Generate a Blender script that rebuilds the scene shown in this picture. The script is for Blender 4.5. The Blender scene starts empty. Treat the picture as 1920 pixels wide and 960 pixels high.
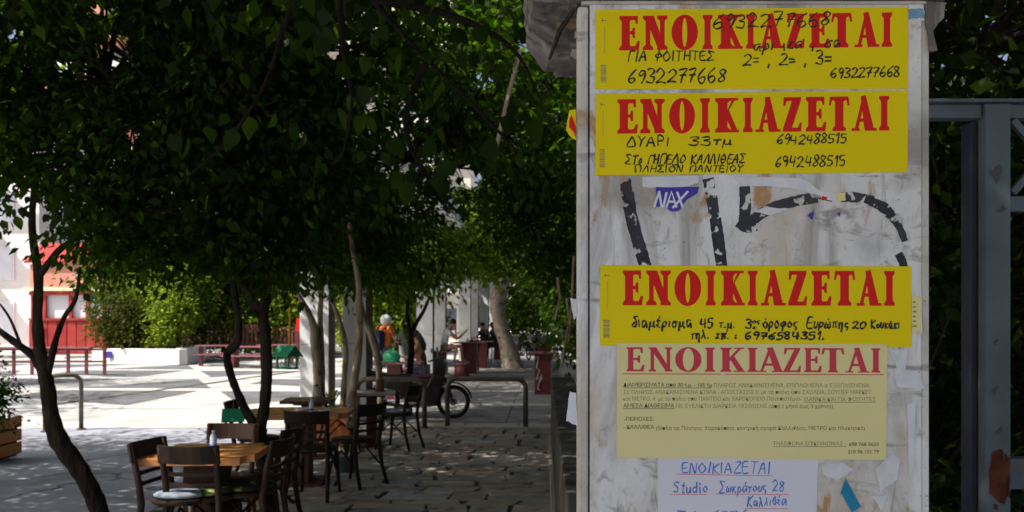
import bpy, math, random
import numpy as np
from mathutils import Vector, Matrix
random.seed(7); rng = np.random.default_rng(7)
R = math.radians
sc = bpy.context.scene
COL = sc.collection

# ------------------------------------------------------------------ camera, sky, sun, exposure
CAMH = 1.65
cam = bpy.data.objects.new('camera', bpy.data.cameras.new('camera')); COL.objects.link(cam)
cam.location = (0, 0, CAMH); cam.rotation_euler = (R(90), 0, 0)
cam.data.lens = 30; cam.data.sensor_width = 36; cam.data.shift_y = 0.0651
cam.data.clip_start = 0.05; cam.data.clip_end = 600
cam.data.dof.use_dof = True; cam.data.dof.focus_distance = 1.45; cam.data.dof.aperture_fstop = 11
sc.camera = cam
SUN = Vector((-0.72, -0.36, 0.95)).normalized()
w = bpy.data.worlds.new('World'); sc.world = w; w.use_nodes = True
nt = w.node_tree
sky = nt.nodes.new('ShaderNodeTexSky'); sky.sky_type = 'NISHITA'; sky.sun_disc = False
sky.sun_elevation = math.asin(SUN.z); sky.sun_rotation = math.atan2(SUN.x, SUN.y)
sky.air_density = 1.0; sky.dust_density = 5.0
bg = nt.nodes['Background']; bg.inputs[1].default_value = 0.10
nt.links.new(sky.outputs[0], bg.inputs[0])
sl = bpy.data.lights.new('sun', 'SUN'); sl.energy = 5.0; sl.angle = R(0.5); sl.color = (1.0, 0.95, 0.87)
so = bpy.data.objects.new('sun', sl); COL.objects.link(so)
so.rotation_euler = SUN.to_track_quat('Z', 'Y').to_euler()
sc.view_settings.view_transform = 'Standard'; sc.view_settings.look = 'None'
sc.view_settings.exposure = 0.74; sc.view_settings.gamma = 1
sc.cycles.max_bounces = 6; sc.cycles.transparent_max_bounces = 8

# ------------------------------------------------------------------ helpers
def P(px, py, d):
    return Vector(((px - 960) / 1600 * d, d, CAMH - (py - 605) / 1600 * d))
def G(px, py):
    d = CAMH * 1600 / (py - 605); p = P(px, py, d); p.z = 0; return p
T = 0.0375
def path(u, v, z=0):
    return Vector((u * math.sin(T) + v * math.cos(T), u * math.cos(T) - v * math.sin(T), z))

class MB:
    def __init__(s): s.v = []; s.f = []
    def add(s, vs, fs):
        o = len(s.v); s.v += [tuple(v) for v in vs]; s.f += [tuple(i + o for i in f) for f in fs]; return s
    def box(s, c, d, rz=0, M=None):
        vs = []
        for x in (-1, 1):
            for y in (-1, 1):
                for z in (-1, 1): vs.append(Vector((x * d[0] / 2, y * d[1] / 2, z * d[2] / 2)))
        if M is None: M = Matrix.Rotation(rz, 3, 'Z')
        vs = [M @ v + Vector(c) for v in vs]
        return s.add(vs, [(0, 1, 3, 2), (4, 6, 7, 5), (0, 4, 5, 1), (2, 3, 7, 6), (0, 2, 6, 4), (1, 5, 7, 3)])
    def tube(s, pts, r, n=8):
        pts = [Vector(p) for p in pts]
        if not hasattr(r, '__len__'): r = [r] * len(pts)
        k = len(pts); t0 = (pts[1] - pts[0]).normalized()
        a = t0.orthogonal().normalized(); vs = []
        for i, p in enumerate(pts):
            t = ((pts[min(i + 1, k - 1)] - pts[max(i - 1, 0)])).normalized()
            a = (a - t * a.dot(t)).normalized(); b = t.cross(a)
            for j in range(n):
                an = 2 * math.pi * j / n
                vs.append(p + (a * math.cos(an) + b * math.sin(an)) * r[i])
        fs = []
        for i in range(k - 1):
            for j in range(n):
                j2 = (j + 1) % n
                fs.append((i * n + j, i * n + j2, (i + 1) * n + j2, (i + 1) * n + j))
        fs.append(tuple(range(n))[::-1]); fs.append(tuple((k - 1) * n + j for j in range(n)))
        return s.add(vs, fs)
    def prism(s, poly, ext):
        n = len(poly); ext = Vector(ext); vs = [Vector(p) for p in poly]; vs += [v + ext for v in vs]
        fs = [tuple(range(n))[::-1], tuple(range(n, 2 * n))]
        for i in range(n): fs.append((i, (i + 1) % n, n + (i + 1) % n, n + i))
        return s.add(vs, fs)
    def lathe(s, prof, c=(0, 0, 0), n=16, M=None):
        vs = []; k = len(prof); c = Vector(c)
        for r, z in prof:
            for j in range(n):
                an = 2 * math.pi * j / n; q = Vector((r * math.cos(an), r * math.sin(an), z))
                vs.append((M @ q if M else q) + c)
        fs = [(i * n + j, i * n + (j + 1) % n, (i + 1) * n + (j + 1) % n, (i + 1) * n + j) for i in range(k - 1) for j in range(n)]
        fs.append(tuple(range(n))[::-1]); fs.append(tuple((k - 1) * n + j for j in range(n)))
        return s.add(vs, fs)
    def ball(s, c, rad, n=12, m=8, M=None):
        prof = [(math.sin(math.pi * i / m), -math.cos(math.pi * i / m)) for i in range(m + 1)]
        prof[0] = (0.02, -1); prof[-1] = (0.02, 1)
        D = Matrix.Diagonal(Vector(rad))
        return s.lathe(prof, c, n, (M @ D) if M else D)
    def build(s, name, mt, parent=None, smooth=False, bevel=0):
        me = bpy.data.meshes.new(name); me.from_pydata(s.v, [], s.f); me.validate()
        if smooth:
            me.shade_smooth()
        o = bpy.data.objects.new(name, me); COL.objects.link(o)
        if mt: me.materials.append(mt)
        if parent: o.parent = parent
        if bevel:
            b = o.modifiers.new('bevel', 'BEVEL'); b.width = bevel; b.segments = 2; b.limit_method = 'ANGLE'
        return o
def tag(o, label=None, cat=None, group=None, kind=None):
    if label: o['label'] = label
    if cat: o['category'] = cat
    if group: o['group'] = group
    if kind: o['kind'] = kind
    return o
def thing(name, label, cat, loc=(0, 0, 0), rz=0, group=None):
    o = bpy.data.objects.new(name, None); COL.objects.link(o); o.empty_display_size = 0.1
    o.location = loc; o.rotation_euler = (0, 0, rz)
    return tag(o, label, cat, group)
def kids(o): return KID.get(o.name, [])
def copy_tree(root, loc=None, rz=None, label=None, parent=None):
    c = root.copy(); COL.objects.link(c)
    if parent: c.parent = parent
    if loc is not None: c.location = loc
    if rz is not None: c.rotation_euler = (0, 0, rz)
    if label: c['label'] = label
    for ch in [o for o in COL.objects if o.parent == root]: copy_tree(ch, parent=c)
    return c

# ------------------------------------------------------------------ materials
def mat(name, c1, c2=None, rough=0.7, scale=6, bump=0.0, bscale=None, metal=0, c3=None, s3=2, coat=0, detail=6, stretch=None, lo=.35, hi=.65):
    m = bpy.data.materials.new(name); m.use_nodes = True; n = m.node_tree; p = n.nodes['Principled BSDF']
    p.inputs['Roughness'].default_value = rough; p.inputs['Metallic'].default_value = metal
    p.inputs['Base Color'].default_value = (*c1, 1)
    p.inputs['Specular IOR Level'].default_value = .5 if rough < .5 else (.25 if rough < .8 else .08)
    if coat: p.inputs['Coat Weight'].default_value = coat
    tc = n.nodes.new('ShaderNodeTexCoord'); vec = tc.outputs['Object']
    if stretch:
        mp = n.nodes.new('ShaderNodeMapping'); mp.inputs['Scale'].default_value = stretch
        n.links.new(vec, mp.inputs[0]); vec = mp.outputs[0]
    def noise(sca):
        t = n.nodes.new('ShaderNodeTexNoise'); t.inputs['Scale'].default_value = sca; t.inputs['Detail'].default_value = detail
        n.links.new(vec, t.inputs['Vector']); return t.outputs['Fac']
    if c2:
        r = n.nodes.new('ShaderNodeValToRGB'); r.color_ramp.elements[0].position = lo; r.color_ramp.elements[1].position = hi
        r.color_ramp.elements[0].color = (*c1, 1); r.color_ramp.elements[1].color = (*c2, 1)
        n.links.new(noise(scale), r.inputs[0]); out = r.outputs[0]
        if c3:
            r2 = n.nodes.new('ShaderNodeValToRGB'); r2.color_ramp.elements[0].position = .56; r2.color_ramp.elements[1].position = .68
            n.links.new(noise(s3), r2.inputs[0])
            mx = n.nodes.new('ShaderNodeMix'); mx.data_type = 'RGBA'
            n.links.new(r2.outputs[0], mx.inputs['Factor']); n.links.new(out, mx.inputs['A']); mx.inputs['B'].default_value = (*c3, 1)
            out = mx.outputs['Result']
        n.links.new(out, p.inputs['Base Color'])
    if bump:
        b = n.nodes.new('ShaderNodeBump'); b.inputs['Strength'].default_value = bump; b.inputs['Distance'].default_value = 0.02
        n.links.new(noise(bscale or scale * 3), b.inputs['Height']); n.links.new(b.outputs[0], p.inputs['Normal'])
    return m
def leafmat(name, c, tr, vary=0.6, tw=0.45):
    m = bpy.data.materials.new(name); m.use_nodes = True; n = m.node_tree; n.nodes.clear()
    out = n.nodes.new('ShaderNodeOutputMaterial')
    g = n.nodes.new('ShaderNodeNewGeometry')
    oi = n.nodes.new('ShaderNodeObjectInfo')
    ad = n.nodes.new('ShaderNodeMath'); ad.operation = 'ADD'
    n.links.new(g.outputs['Random Per Island'], ad.inputs[0]); n.links.new(oi.outputs['Random'], ad.inputs[1])
    fr = n.nodes.new('ShaderNodeMath'); fr.operation = 'FRACT'; n.links.new(ad.outputs[0], fr.inputs[0])
    def ramp(col):
        r = n.nodes.new('ShaderNodeValToRGB')
        r.color_ramp.elements[0].color = (*[x * (1 - vary) for x in col], 1)
        r.color_ramp.elements[1].color = (*[min(1, x * (1 + vary)) * k for x, k in zip(col, (1.25, 1, 0.8))], 1)
        n.links.new(fr.outputs[0], r.inputs[0]); return r.outputs[0]
    d = n.nodes.new('ShaderNodeBsdfDiffuse'); t = n.nodes.new('ShaderNodeBsdfTranslucent'); gl = n.nodes.new('ShaderNodeBsdfGlossy')
    gl.inputs['Roughness'].default_value = .5; gl.inputs['Color'].default_value = (.5, .55, .5, 1)
    n.links.new(ramp(c), d.inputs[0]); n.links.new(ramp(tr), t.inputs[0])
    m1 = n.nodes.new('ShaderNodeMixShader'); m1.inputs[0].default_value = tw
    m2 = n.nodes.new('ShaderNodeMixShader'); m2.inputs[0].default_value = .010
    n.links.new(d.outputs[0], m1.inputs[1]); n.links.new(t.outputs[0], m1.inputs[2])
    n.links.new(m1.outputs[0], m2.inputs[1]); n.links.new(gl.outputs[0], m2.inputs[2]); n.links.new(m2.outputs[0], out.inputs[0])
    return m

M = {}
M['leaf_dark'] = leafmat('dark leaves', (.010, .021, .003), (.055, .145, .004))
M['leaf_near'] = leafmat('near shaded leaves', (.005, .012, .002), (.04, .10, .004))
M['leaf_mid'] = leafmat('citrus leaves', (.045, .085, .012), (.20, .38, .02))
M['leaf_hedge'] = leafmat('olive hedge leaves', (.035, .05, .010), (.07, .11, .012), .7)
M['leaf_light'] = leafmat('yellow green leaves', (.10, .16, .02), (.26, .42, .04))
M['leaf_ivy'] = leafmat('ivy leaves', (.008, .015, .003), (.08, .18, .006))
M['bark_dark'] = mat('dark bark', (.014, .011, .009), (.042, .033, .024), .9, 14, .8, 40, stretch=(1, 1, .3))
M['bark_pale'] = mat('pale bark', (.22, .17, .115), (.42, .34, .24), .85, 9, .6, 30, c3=(.12, .085, .055), s3=14, stretch=(1, 1, .4))
M['bark_plane'] = mat('plane tree bark', (.50, .42, .34), (.30, .24, .18), .85, 4, .3, 20, c3=(.16, .12, .09), s3=5)
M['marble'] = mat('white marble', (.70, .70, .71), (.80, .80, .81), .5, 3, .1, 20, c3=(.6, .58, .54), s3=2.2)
M['marble_side'] = mat('dark brown marble side', (.16, .125, .10), (.26, .21, .17), .8, 4, .2, 20)  # darker brown for the right side of each column
M['wood_dark'] = mat('dark stained chair wood', (.011, .0055, .0035), (.028, .013, .007), .5, 10, .05, 50, stretch=(1, 1, .2))
M['wood_table'] = mat('oiled tabletop wood', (.44, .155, .042), (.60, .27, .085), .38, 7, .12, 30, stretch=(.5, 5, 5), c3=(.26, .08, .02), s3=3)
M['wood_edge'] = mat('tabletop edge wood', (.30, .12, .04), (.44, .2, .07), .5, 9, .1, 30)
M['wood_grey'] = mat('worn grey tabletop', (.26, .23, .2), (.38, .34, .3), .5, 8, .1, 30)
M['wood_ped'] = mat('brown pedestal wood', (.055, .022, .012), (.10, .042, .02), .5, 8, .1, 40, stretch=(3, 3, .4))
M['terracotta'] = mat('terracotta', (.42, .13, .05), (.52, .19, .08), .8, 8, .1)
M['soil'] = mat('soil', (.03, .022, .015), (.06, .04, .03), 1, 30, .8, 60)
M['maroon'] = mat('maroon paint', (.105, .014, .022), (.15, .028, .035), .45, 6, .05, 30)
M['maroon_top'] = mat('paler maroon top', (.20, .07, .09), (.30, .14, .16), .5, 5, .05)  # tops take a paler maroon than the sides
M['steel'] = mat('weathered steel', (.10, .088, .065), (.19, .17, .14), .5, 9, .2, 50, metal=.2, c3=(.13, .07, .035), s3=6)
M['blue_steel'] = mat('chipped grey blue paint', (.066, .088, .102), (.10, .125, .14), .55, 5, .12, 50, c3=(.085, .09, .095), s3=7)
M['rust'] = mat('rust', (.055, .016, .01), (.14, .045, .02), .95, 14, .6, 50)
M['black_plastic'] = mat('black plastic', (.012, .012, .014), (.022, .022, .025), .16, 10)
M['rubber'] = mat('tyre rubber', (.018, .017, .016), (.03, .028, .026), .85, 20, .3, 60)
M['chrome'] = mat('dull chrome', (.55, .55, .55), (.4, .4, .42), .25, 20, metal=1)
M['white_plastic'] = mat('white plastic', (.72, .72, .74), (.78, .78, .8), .3, 4)
M['grey_plastic'] = mat('grey plastic', (.10, .11, .125), (.15, .16, .175), .4, 6)
M['skin'] = mat('skin', (.42, .22, .14), (.50, .27, .18), .55, 9)
M['skin_tan'] = mat('tanned skin', (.32, .15, .085), (.40, .2, .12), .55, 9)
M['hair'] = mat('dark hair', (.012, .008, .006), (.035, .022, .015), .5, 40, .5, 80, stretch=(1, 1, .2))
M['shirt_white'] = mat('white cotton', (.72, .72, .76), (.80, .80, .82), .9, 6, .3, 14)
M['orange'] = mat('orange jersey', (.75, .17, .02), (.85, .23, .04), .8, 6, .2, 14)
M['navy'] = mat('dark navy cloth', (.018, .022, .04), (.035, .04, .06), .9, 6, .2, 14)
M['brown_cloth'] = mat('brown top', (.07, .032, .03), (.11, .055, .05), .9, 6, .2)
M['denim'] = mat('blue grey denim', (.11, .14, .19), (.17, .2, .26), .9, 12, .2)
M['khaki'] = mat('khaki cloth', (.13, .11, .085), (.2, .17, .13), .9, 8, .3)
M['green_plastic'] = mat('green plastic', (.015, .27, .12), (.02, .33, .16), .4, 6)
M['green_paint'] = mat('green painted wood', (.02, .27, .13), (.03, .34, .17), .55, 6, .1)
M['plaster_white'] = mat('white plaster', (.78, .77, .74), (.70, .69, .66), .9, 1.5, .05)
M['plaster_salmon'] = mat('salmon plaster', (.56, .24, .17), (.62, .30, .22), .9, .8, .05)
M['plaster_cream'] = mat('cream plaster', (.66, .60, .50), (.74, .69, .6), .9, .8, .05)
M['kiosk_red'] = mat('red painted panels', (.30, .026, .024), (.38, .045, .035), .6, 2, .05)
M['cream'] = mat('cream paint', (.72, .62, .42), (.78, .7, .5), .7, 3)
M['glass'] = mat('window glass', (.10, .13, .15), (.2, .23, .25), .08, 1)
M['glass_white'] = mat('white glass pane', (.74, .76, .80), (.66, .68, .72), .3, 1.5)  # white pane colour; on the left block it paints overexposed glare
M['plaza'] = mat('pale plaza paving', (.36, .355, .35), (.47, .46, .45), .75, 1.2, .12, 30, c3=(.30, .295, .29), s3=.7)
M['plaza_paver_shadow'] = mat('grey pavers and painted shadow', (.105, .105, .115), (.155, .155, .165), .8, 1.5, .12, 30)  # dark pavers, deepened to paint in the plaza's shadow streaks as well
M['plaza_white'] = mat('white marble band', (.50, .50, .49), (.60, .60, .59), .65, 1.5, .08, 30)
M['drain'] = mat('dark drain', (.07, .068, .06), (.11, .105, .1), .9, 4, .2)
M['path_grey'] = mat('grey path slabs', (.16, .155, .155), (.24, .235, .235), .7, 2.2, .15, 40, c3=(.11, .108, .105), s3=1.5)
M['path_band'] = mat('beige marble band', (.38, .345, .29), (.48, .44, .38), .65, 3, .1, 30)
M['joint'] = mat('joint mortar and moss', (.055, .05, .04), (.095, .087, .07), .95, 6, .4, 40, c3=(.045, .055, .022), s3=1.3)
for i, (a, b) in enumerate([((.25, .225, .185), (.38, .345, .285)), ((.33, .275, .22), (.45, .39, .31)), ((.22, .22, .20), (.33, .33, .30)), ((.36, .345, .315), (.48, .46, .43)), ((.28, .22, .18), (.39, .31, .25))]):
    M['slab%d' % i] = mat('stone slab tone %s' % 'abcde'[i], a, b, .62, 3.5, .35, 16, c3=tuple(x * .55 for x in a), s3=5)
M['wall_grey'] = mat('dark stained concrete', (.065, .062, .056), (.12, .115, .10), .9, 2.5, .4, 18, c3=(.04, .036, .028), s3=3)
M['print_red'] = mat('red print', (.58, .016, .012), (.62, .02, .016), .6, 3)
M['print_wine'] = mat('wine red print', (.50, .045, .07), (.56, .06, .09), .6, 3)
for k_ in ('print_red', 'print_wine'): M[k_].node_tree.nodes['Principled BSDF'].inputs['Specular IOR Level'].default_value = .1
M['yellow'] = mat('yellow vinyl', (.70, .55, .002), (.74, .59, .004), .6, 2.5, .06, 6)
M['pale_yellow'] = mat('pale yellow paper', (.66, .60, .28), (.70, .645, .32), .75, 3, .08, 6)
M['paper'] = mat('white paper', (.60, .61, .68), (.67, .68, .74), .8, 4, .1, 8)
M['paper_grey'] = mat('torn grey paper', (.56, .57, .60), (.66, .66, .68), .85, 30, .15, 40)
for k_ in ('yellow', 'pale_yellow', 'paper'): M[k_].node_tree.nodes['Principled BSDF'].inputs['Specular IOR Level'].default_value = .12
M['ink'] = mat('black marker ink', (.016, .014, .016), (.03, .027, .028), .6, 20)
M['ink_grey'] = mat('grey printed ink', (.20, .185, .09), (.25, .23, .12), .8, 20)
M['ink_bold'] = mat('dark printed ink', (.09, .08, .045), (.12, .105, .06), .8, 20)
M['ink_blue'] = mat('blue ball pen ink', (.07, .15, .50), (.09, .19, .56), .6, 20)
M['ink_red'] = mat('red pen ink', (.60, .12, .16), (.6, .15, .2), .6, 20)
M['purple'] = mat('purple print', (.05, .035, .28), (.07, .05, .34), .6, 10)
M['blue_tape'] = mat('blue tape', (.004, .17, .33), (.01, .21, .38), .5, 10, .1)
M['orange_wood'] = mat('orange brown slats', (.44, .15, .03), (.55, .22, .06), .6, 6, .1, stretch=(1, 6, 6))
M['bottle'] = mat('clear bottle plastic', (.55, .68, .78), (.62, .74, .84), .1, 10)
M['label_blue'] = mat('blue bottle label', (.05, .12, .45), (.06, .15, .5), .5, 10)
M['brown_glass'] = mat('brown jar', (.16, .06, .03), (.2, .08, .04), .3, 10)
M['yellow_rope'] = mat('yellow cord', (.75, .42, .03), (.8, .5, .05), .7, 10)
# concrete with real crack pattern
def crackmat():
    m = mat('near concrete paving', (.255, .265, .32), (.34, .35, .41), .75, 1.6, .12, 40, c3=(.2, .2, .21), s3=.9)
    n = m.node_tree; p = n.nodes['Principled BSDF']
    src = p.inputs['Base Color'].links[0].from_socket
    tc = n.nodes.new('ShaderNodeTexCoord'); nz = n.nodes.new('ShaderNodeTexNoise'); nz.inputs['Scale'].default_value = 1.1; nz.inputs['Detail'].default_value = 5
    n.links.new(tc.outputs['Object'], nz.inputs['Vector'])
    ad = n.nodes.new('ShaderNodeMixRGB'); ad.blend_type = 'ADD'; ad.inputs[0].default_value = .9
    n.links.new(tc.outputs['Object'], ad.inputs[1]); n.links.new(nz.outputs['Color'], ad.inputs[2])
    vo = n.nodes.new('ShaderNodeTexVoronoi'); vo.feature = 'DISTANCE_TO_EDGE'; vo.inputs['Scale'].default_value = .55
    n.links.new(ad.outputs[0], vo.inputs['Vector'])
    r = n.nodes.new('ShaderNodeValToRGB'); r.color_ramp.elements[0].position = .004; r.color_ramp.elements[1].position = .016
    r.color_ramp.elements[0].color = (.3, .3, .3, 1); n.links.new(vo.outputs['Distance'], r.inputs[0])
    mu = n.nodes.new('ShaderNodeMixRGB'); mu.blend_type = 'MULTIPLY'; mu.inputs[0].default_value = 1
    n.links.new(src, mu.inputs[1]); n.links.new(r.outputs[0], mu.inputs[2]); n.links.new(mu.outputs[0], p.inputs['Base Color'])
    return m
M['concrete'] = crackmat()
# old painted marble of the pillar: blotches, grime, rust spots
def pillarmat(name, base, base2, grime=.5):
    m = mat(name, base, base2, .62, 4.5, .22, 26, c3=tuple(x * .62 for x in base), s3=5, detail=10)
    n = m.node_tree; p = n.nodes['Principled BSDF']; tc = n.nodes.new('ShaderNodeTexCoord')
    out = p.inputs['Base Color'].links[0].from_socket
    for sc_, lo, hi, col, st in ((6.3, .48, .72, (.45, .38, .28), (1, 1, .45)), (44, .56, .72, (.30, .28, .25), (1, 1, .7)), (3.1, .50, .66, (.76, .77, .80), (1, 1, .35)), (11, .585, .66, (.40, .24, .11), (1, 1, .6)), (5.2, .53, .62, (.33, .315, .29), (1, 1, .22)), (27, .60, .72, (.25, .23, .20), (1, 1, .12)), (21, .58, .66, (.30, .28, .25), (.25, 1, 1)), (75, .66, .72, (.06, .05, .045), (1, 1, 1))):
        mp = n.nodes.new('ShaderNodeMapping'); mp.inputs['Scale'].default_value = st; mp.inputs['Location'].default_value = (sc_, sc_ * 2, 0)
        n.links.new(tc.outputs['Object'], mp.inputs[0])
        t = n.nodes.new('ShaderNodeTexNoise'); t.inputs['Scale'].default_value = sc_; t.inputs['Detail'].default_value = 10; t.inputs['Distortion'].default_value = .9; t.inputs['Roughness'].default_value = .62
        n.links.new(mp.outputs[0], t.inputs['Vector'])
        r = n.nodes.new('ShaderNodeValToRGB'); r.color_ramp.elements[0].position = lo; r.color_ramp.elements[1].position = hi
        r.color_ramp.elements[1].color = (grime * 1.4 if sc_ < 60 else .9,) * 3 + (1,)
        n.links.new(t.outputs['Fac'], r.inputs[0])
        mx = n.nodes.new('ShaderNodeMix'); mx.data_type = 'RGBA'
        n.links.new(r.outputs[0], mx.inputs['Factor']); n.links.new(out, mx.inputs['A']); mx.inputs['B'].default_value = (*col, 1); out = mx.outputs['Result']
    n.links.new(out, p.inputs['Base Color'])
    return m
M['pillar'] = pillarmat('old painted marble', (.53, .525, .50), (.69, .69, .68), .72)
M['pillar_edge'] = pillarmat('weathered edge stone', (.46, .43, .37), (.56, .53, .47), .6)
M['capstone'] = pillarmat('dirty cap stone', (.060, .053, .045), (.12, .105, .092), .35)
def peelmat(name, col, thr=.5, sc_=30):   # paint that has flaked off in patches
    m = mat(name, col, tuple(x * 1.6 + .01 for x in col), .7, 20)
    n = m.node_tree; p = n.nodes['Principled BSDF']; o = [x for x in n.nodes if x.type == 'OUTPUT_MATERIAL'][0]
    tc = n.nodes.new('ShaderNodeTexCoord'); t = n.nodes.new('ShaderNodeTexNoise'); t.inputs['Scale'].default_value = sc_; t.inputs['Detail'].default_value = 7
    n.links.new(tc.outputs['Object'], t.inputs['Vector'])
    r = n.nodes.new('ShaderNodeValToRGB'); r.color_ramp.elements[0].position = thr; r.color_ramp.elements[1].position = thr + .035
    n.links.new(t.outputs['Fac'], r.inputs[0])
    tr = n.nodes.new('ShaderNodeBsdfTransparent'); mx = n.nodes.new('ShaderNodeMixShader')
    n.links.new(r.outputs[0], mx.inputs[0]); n.links.new(p.outputs[0], mx.inputs[1]); n.links.new(tr.outputs[0], mx.inputs[2]); n.links.new(mx.outputs[0], o.inputs[0])
    return m
M['spray'] = peelmat('flaking black spray paint', (.022, .022, .028), .575, 55)
M['spray_worn'] = peelmat('worn black spray paint', (.03, .03, .036), .53, 45)
M['floral'] = mat('floral cushion cloth', (.02, .028, .016), (.03, .04, .02), .85, 9, .1, 20, c3=(.38, .44, .16), s3=10)
M['cushion_blue'] = mat('pale blue cushion', (.17, .21, .26), (.24, .28, .34), .85, 5, .1)
M['cushion_beige'] = mat('beige cushion', (.42, .38, .3), (.5, .46, .38), .85, 5, .1)

# ------------------------------------------------------------------ ground and paving
def sheet(name, poly, z, m, par=None):
    mb = MB(); mb.add([(p[0], p[1], z) for p in poly], [tuple(range(len(poly)))])
    o = mb.build(name, m, par)
    if not par: o['kind'] = 'structure'
    return o
sheet('ground', [(-150, -60), (150, -60), (150, 260), (-150, 260)], -.03, M['plaza'])
sheet('pavement', [(-40, -8), tuple(path(-8, 3)[:2]), tuple(path(13.3, 3)[:2]), (-40, 14.2)], -.008, M['concrete'])
sheet('plaza', [(-70, 14.2), tuple(path(13.3, -3.9)[:2]), tuple(path(85, -3.9)[:2]), (-70, 85)], -.012, M['plaza'])
# pavement slabs with open joints (near concrete)
pl = bpy.data.objects['plaza']
def band(name, u0, u1, v0, v1, z, m, par): return sheet(name, [tuple(path(u, v)[:2]) for u, v in ((u0, v0), (u1, v0), (u1, v1), (u0, v1))], z, m, par)
for k in range(10):
    u = 16.2 + k * 4.3
    band('marble_band', u, u + .55, -26, -4.0, -.004, M['plaza_white'], pl)
    for j in range(6):
        v = -4.3 - j * 4.0
        c = [(u + .75, v - .1), (u + 4.1, v - 1.8), (u + .75, v - 3.5)]
        if (k + j) % 3 == 1: c = [(u + .7, v - .1), (u + 4.2, v - .1), (u + 4.2, v - 3.7), (u + 2.4, v - 3.7)]
        if (k + j) % 3 == 0: c = [(u + 4.1, v - .1), (u + .75, v - 1.8), (u + 4.1, v - 3.5)]
        sheet('paver_shadow_inlay', [tuple(path(*q)[:2]) for q in c], -.006, M['plaza_paver_shadow'], pl)  # paver shapes that double as painted shadow streaks
a, b = G(100, 758), G(600, 690); nrm = Vector((-(b - a).y, (b - a).x, 0)).normalized() * .11
sheet('drain_channel', [(a + nrm)[:2], (a - nrm)[:2], (b - nrm)[:2], (b + nrm)[:2]], .001, M['drain'])
# walkway beyond the hoops
wk = sheet('walkway', [tuple(path(u, v)[:2]) for u, v in ((13.3, -3.9), (13.3, .12), (30, .5), (90, 1.5), (90, -3.9))], -.004, M['joint'])
u = 13.62; k = 0
while u < 62:
    if k % 4 == 0 or k == 0:
        ln = .34; m_ = M['path_band']
    else: ln = .98; m_ = M['path_grey']
    n = 4 if m_ is M['path_grey'] else 5
    for j in range(n):
        v0 = -3.88 + j * 4.35 / n; v1 = v0 + 4.35 / n - .02
        if u < 34:
            mb = MB(); mb.prism([path(u, v0, -.02), path(u, v1, -.02), path(u + ln, v1, -.02), path(u + ln, v0, -.02)][::-1], (0, 0, .022 + random.uniform(0, .004)))
            mb.build('slab', m_, wk)
        elif j == 0:
            mb = MB(); mb.prism([path(u, -3.88, -.02), path(u, .6, -.02), path(u + ln, .6, -.02), path(u + ln, -3.88, -.02)][::-1], (0, 0, .022))
            mb.build('paving_course', m_, wk)
    u += ln + .02; k += 1
# stone path near the camera
sp = sheet('stone_path', [tuple(path(u, v)[:2]) for u, v in ((3.5, -3.1), (3.5, 1.2), (13.3, .25), (13.3, -4.0))], -.004, M['joint'])
u = 3.9; row = 0
curb = MB(); curb.prism([path(13.32, -4.0, -.02), path(13.32, .2, -.02), path(13.6, .2, -.02), path(13.6, -4.0, -.02)][::-1], (0, 0, .034)); curb.build('threshold_slab', M['path_band'], sp)
while u < 13.25:
    dep = random.choice([.16, .2, .26, .34, .4]); dep = min(dep, 13.3 - u)
    if dep < .1: break
    v = -3.0 - random.uniform(0, .3) - (.4 if u > 8 else 0)
    while v < .17 + (13.3 - u) * .012:
        wd = random.uniform(.28, .78)
        v1 = min(v + wd, .2)
        if v1 - v < .1: break
        sub = [(0, dep)] if (dep < .3 or random.random() < .6) else [(0, dep * .48), (dep * .52, dep)]
        for d0, d1 in sub:
            j = lambda s: random.uniform(-s, s)
            g = .006 + random.uniform(0, .010)
            ch = .02
            A, B, C, D = (u + d0 + g, v + g), (u + d0 + g, v1 - g), (u + d1 - g, v1 - g), (u + d1 - g, v + g)
            poly = []
            sk = j(.05)
            for (pu, pv), (du, dv) in zip((A, B, C, D), ((1, 1), (1, -1), (-1, -1), (-1, 1))):
                sk2 = sk if du < 0 else 0
                q = [(pu + du * ch * random.uniform(.2, 1), pv + sk2 + dv * .004), (pu + du * .004 + j(.006), pv + sk2 + dv * ch * random.uniform(.3, 1.3))]
                if (du > 0) == (dv > 0): q = q[0:2]
                else: q = q[::-1]
                poly += q
            z1 = random.uniform(.008, .014)
            mb = MB(); pts = [path(a_, b_, -.02) for a_, b_ in poly]
            c0 = sum(pts, Vector()) / len(pts)
            top = [Vector((p.x, p.y, z1 + (p.y - c0.y) * random.uniform(-.02, .02))) for p in pts]
            inn = [c0 + (p - c0) * .98 for p in top]
            for i_, p in enumerate(inn): p.z = top[i_].z + .004
            for p in top: p.z -= .004
            n_ = len(pts)
            mb.add(pts + top + inn, [(i_, (i_ + 1) % n_, n_ + (i_ + 1) % n_, n_ + i_) for i_ in range(n_)] + [(n_ + i_, n_ + (i_ + 1) % n_, 2 * n_ + (i_ + 1) % n_, 2 * n_ + i_) for i_ in range(n_)] + [tuple(range(2 * n_, 3 * n_))])
            mb.build('stone', M['slab%d' % random.choices(range(5), (4, 3, 3, 1, 3))[0]], sp)
        v = v1 + .004
    u += dep; row += 1

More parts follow.
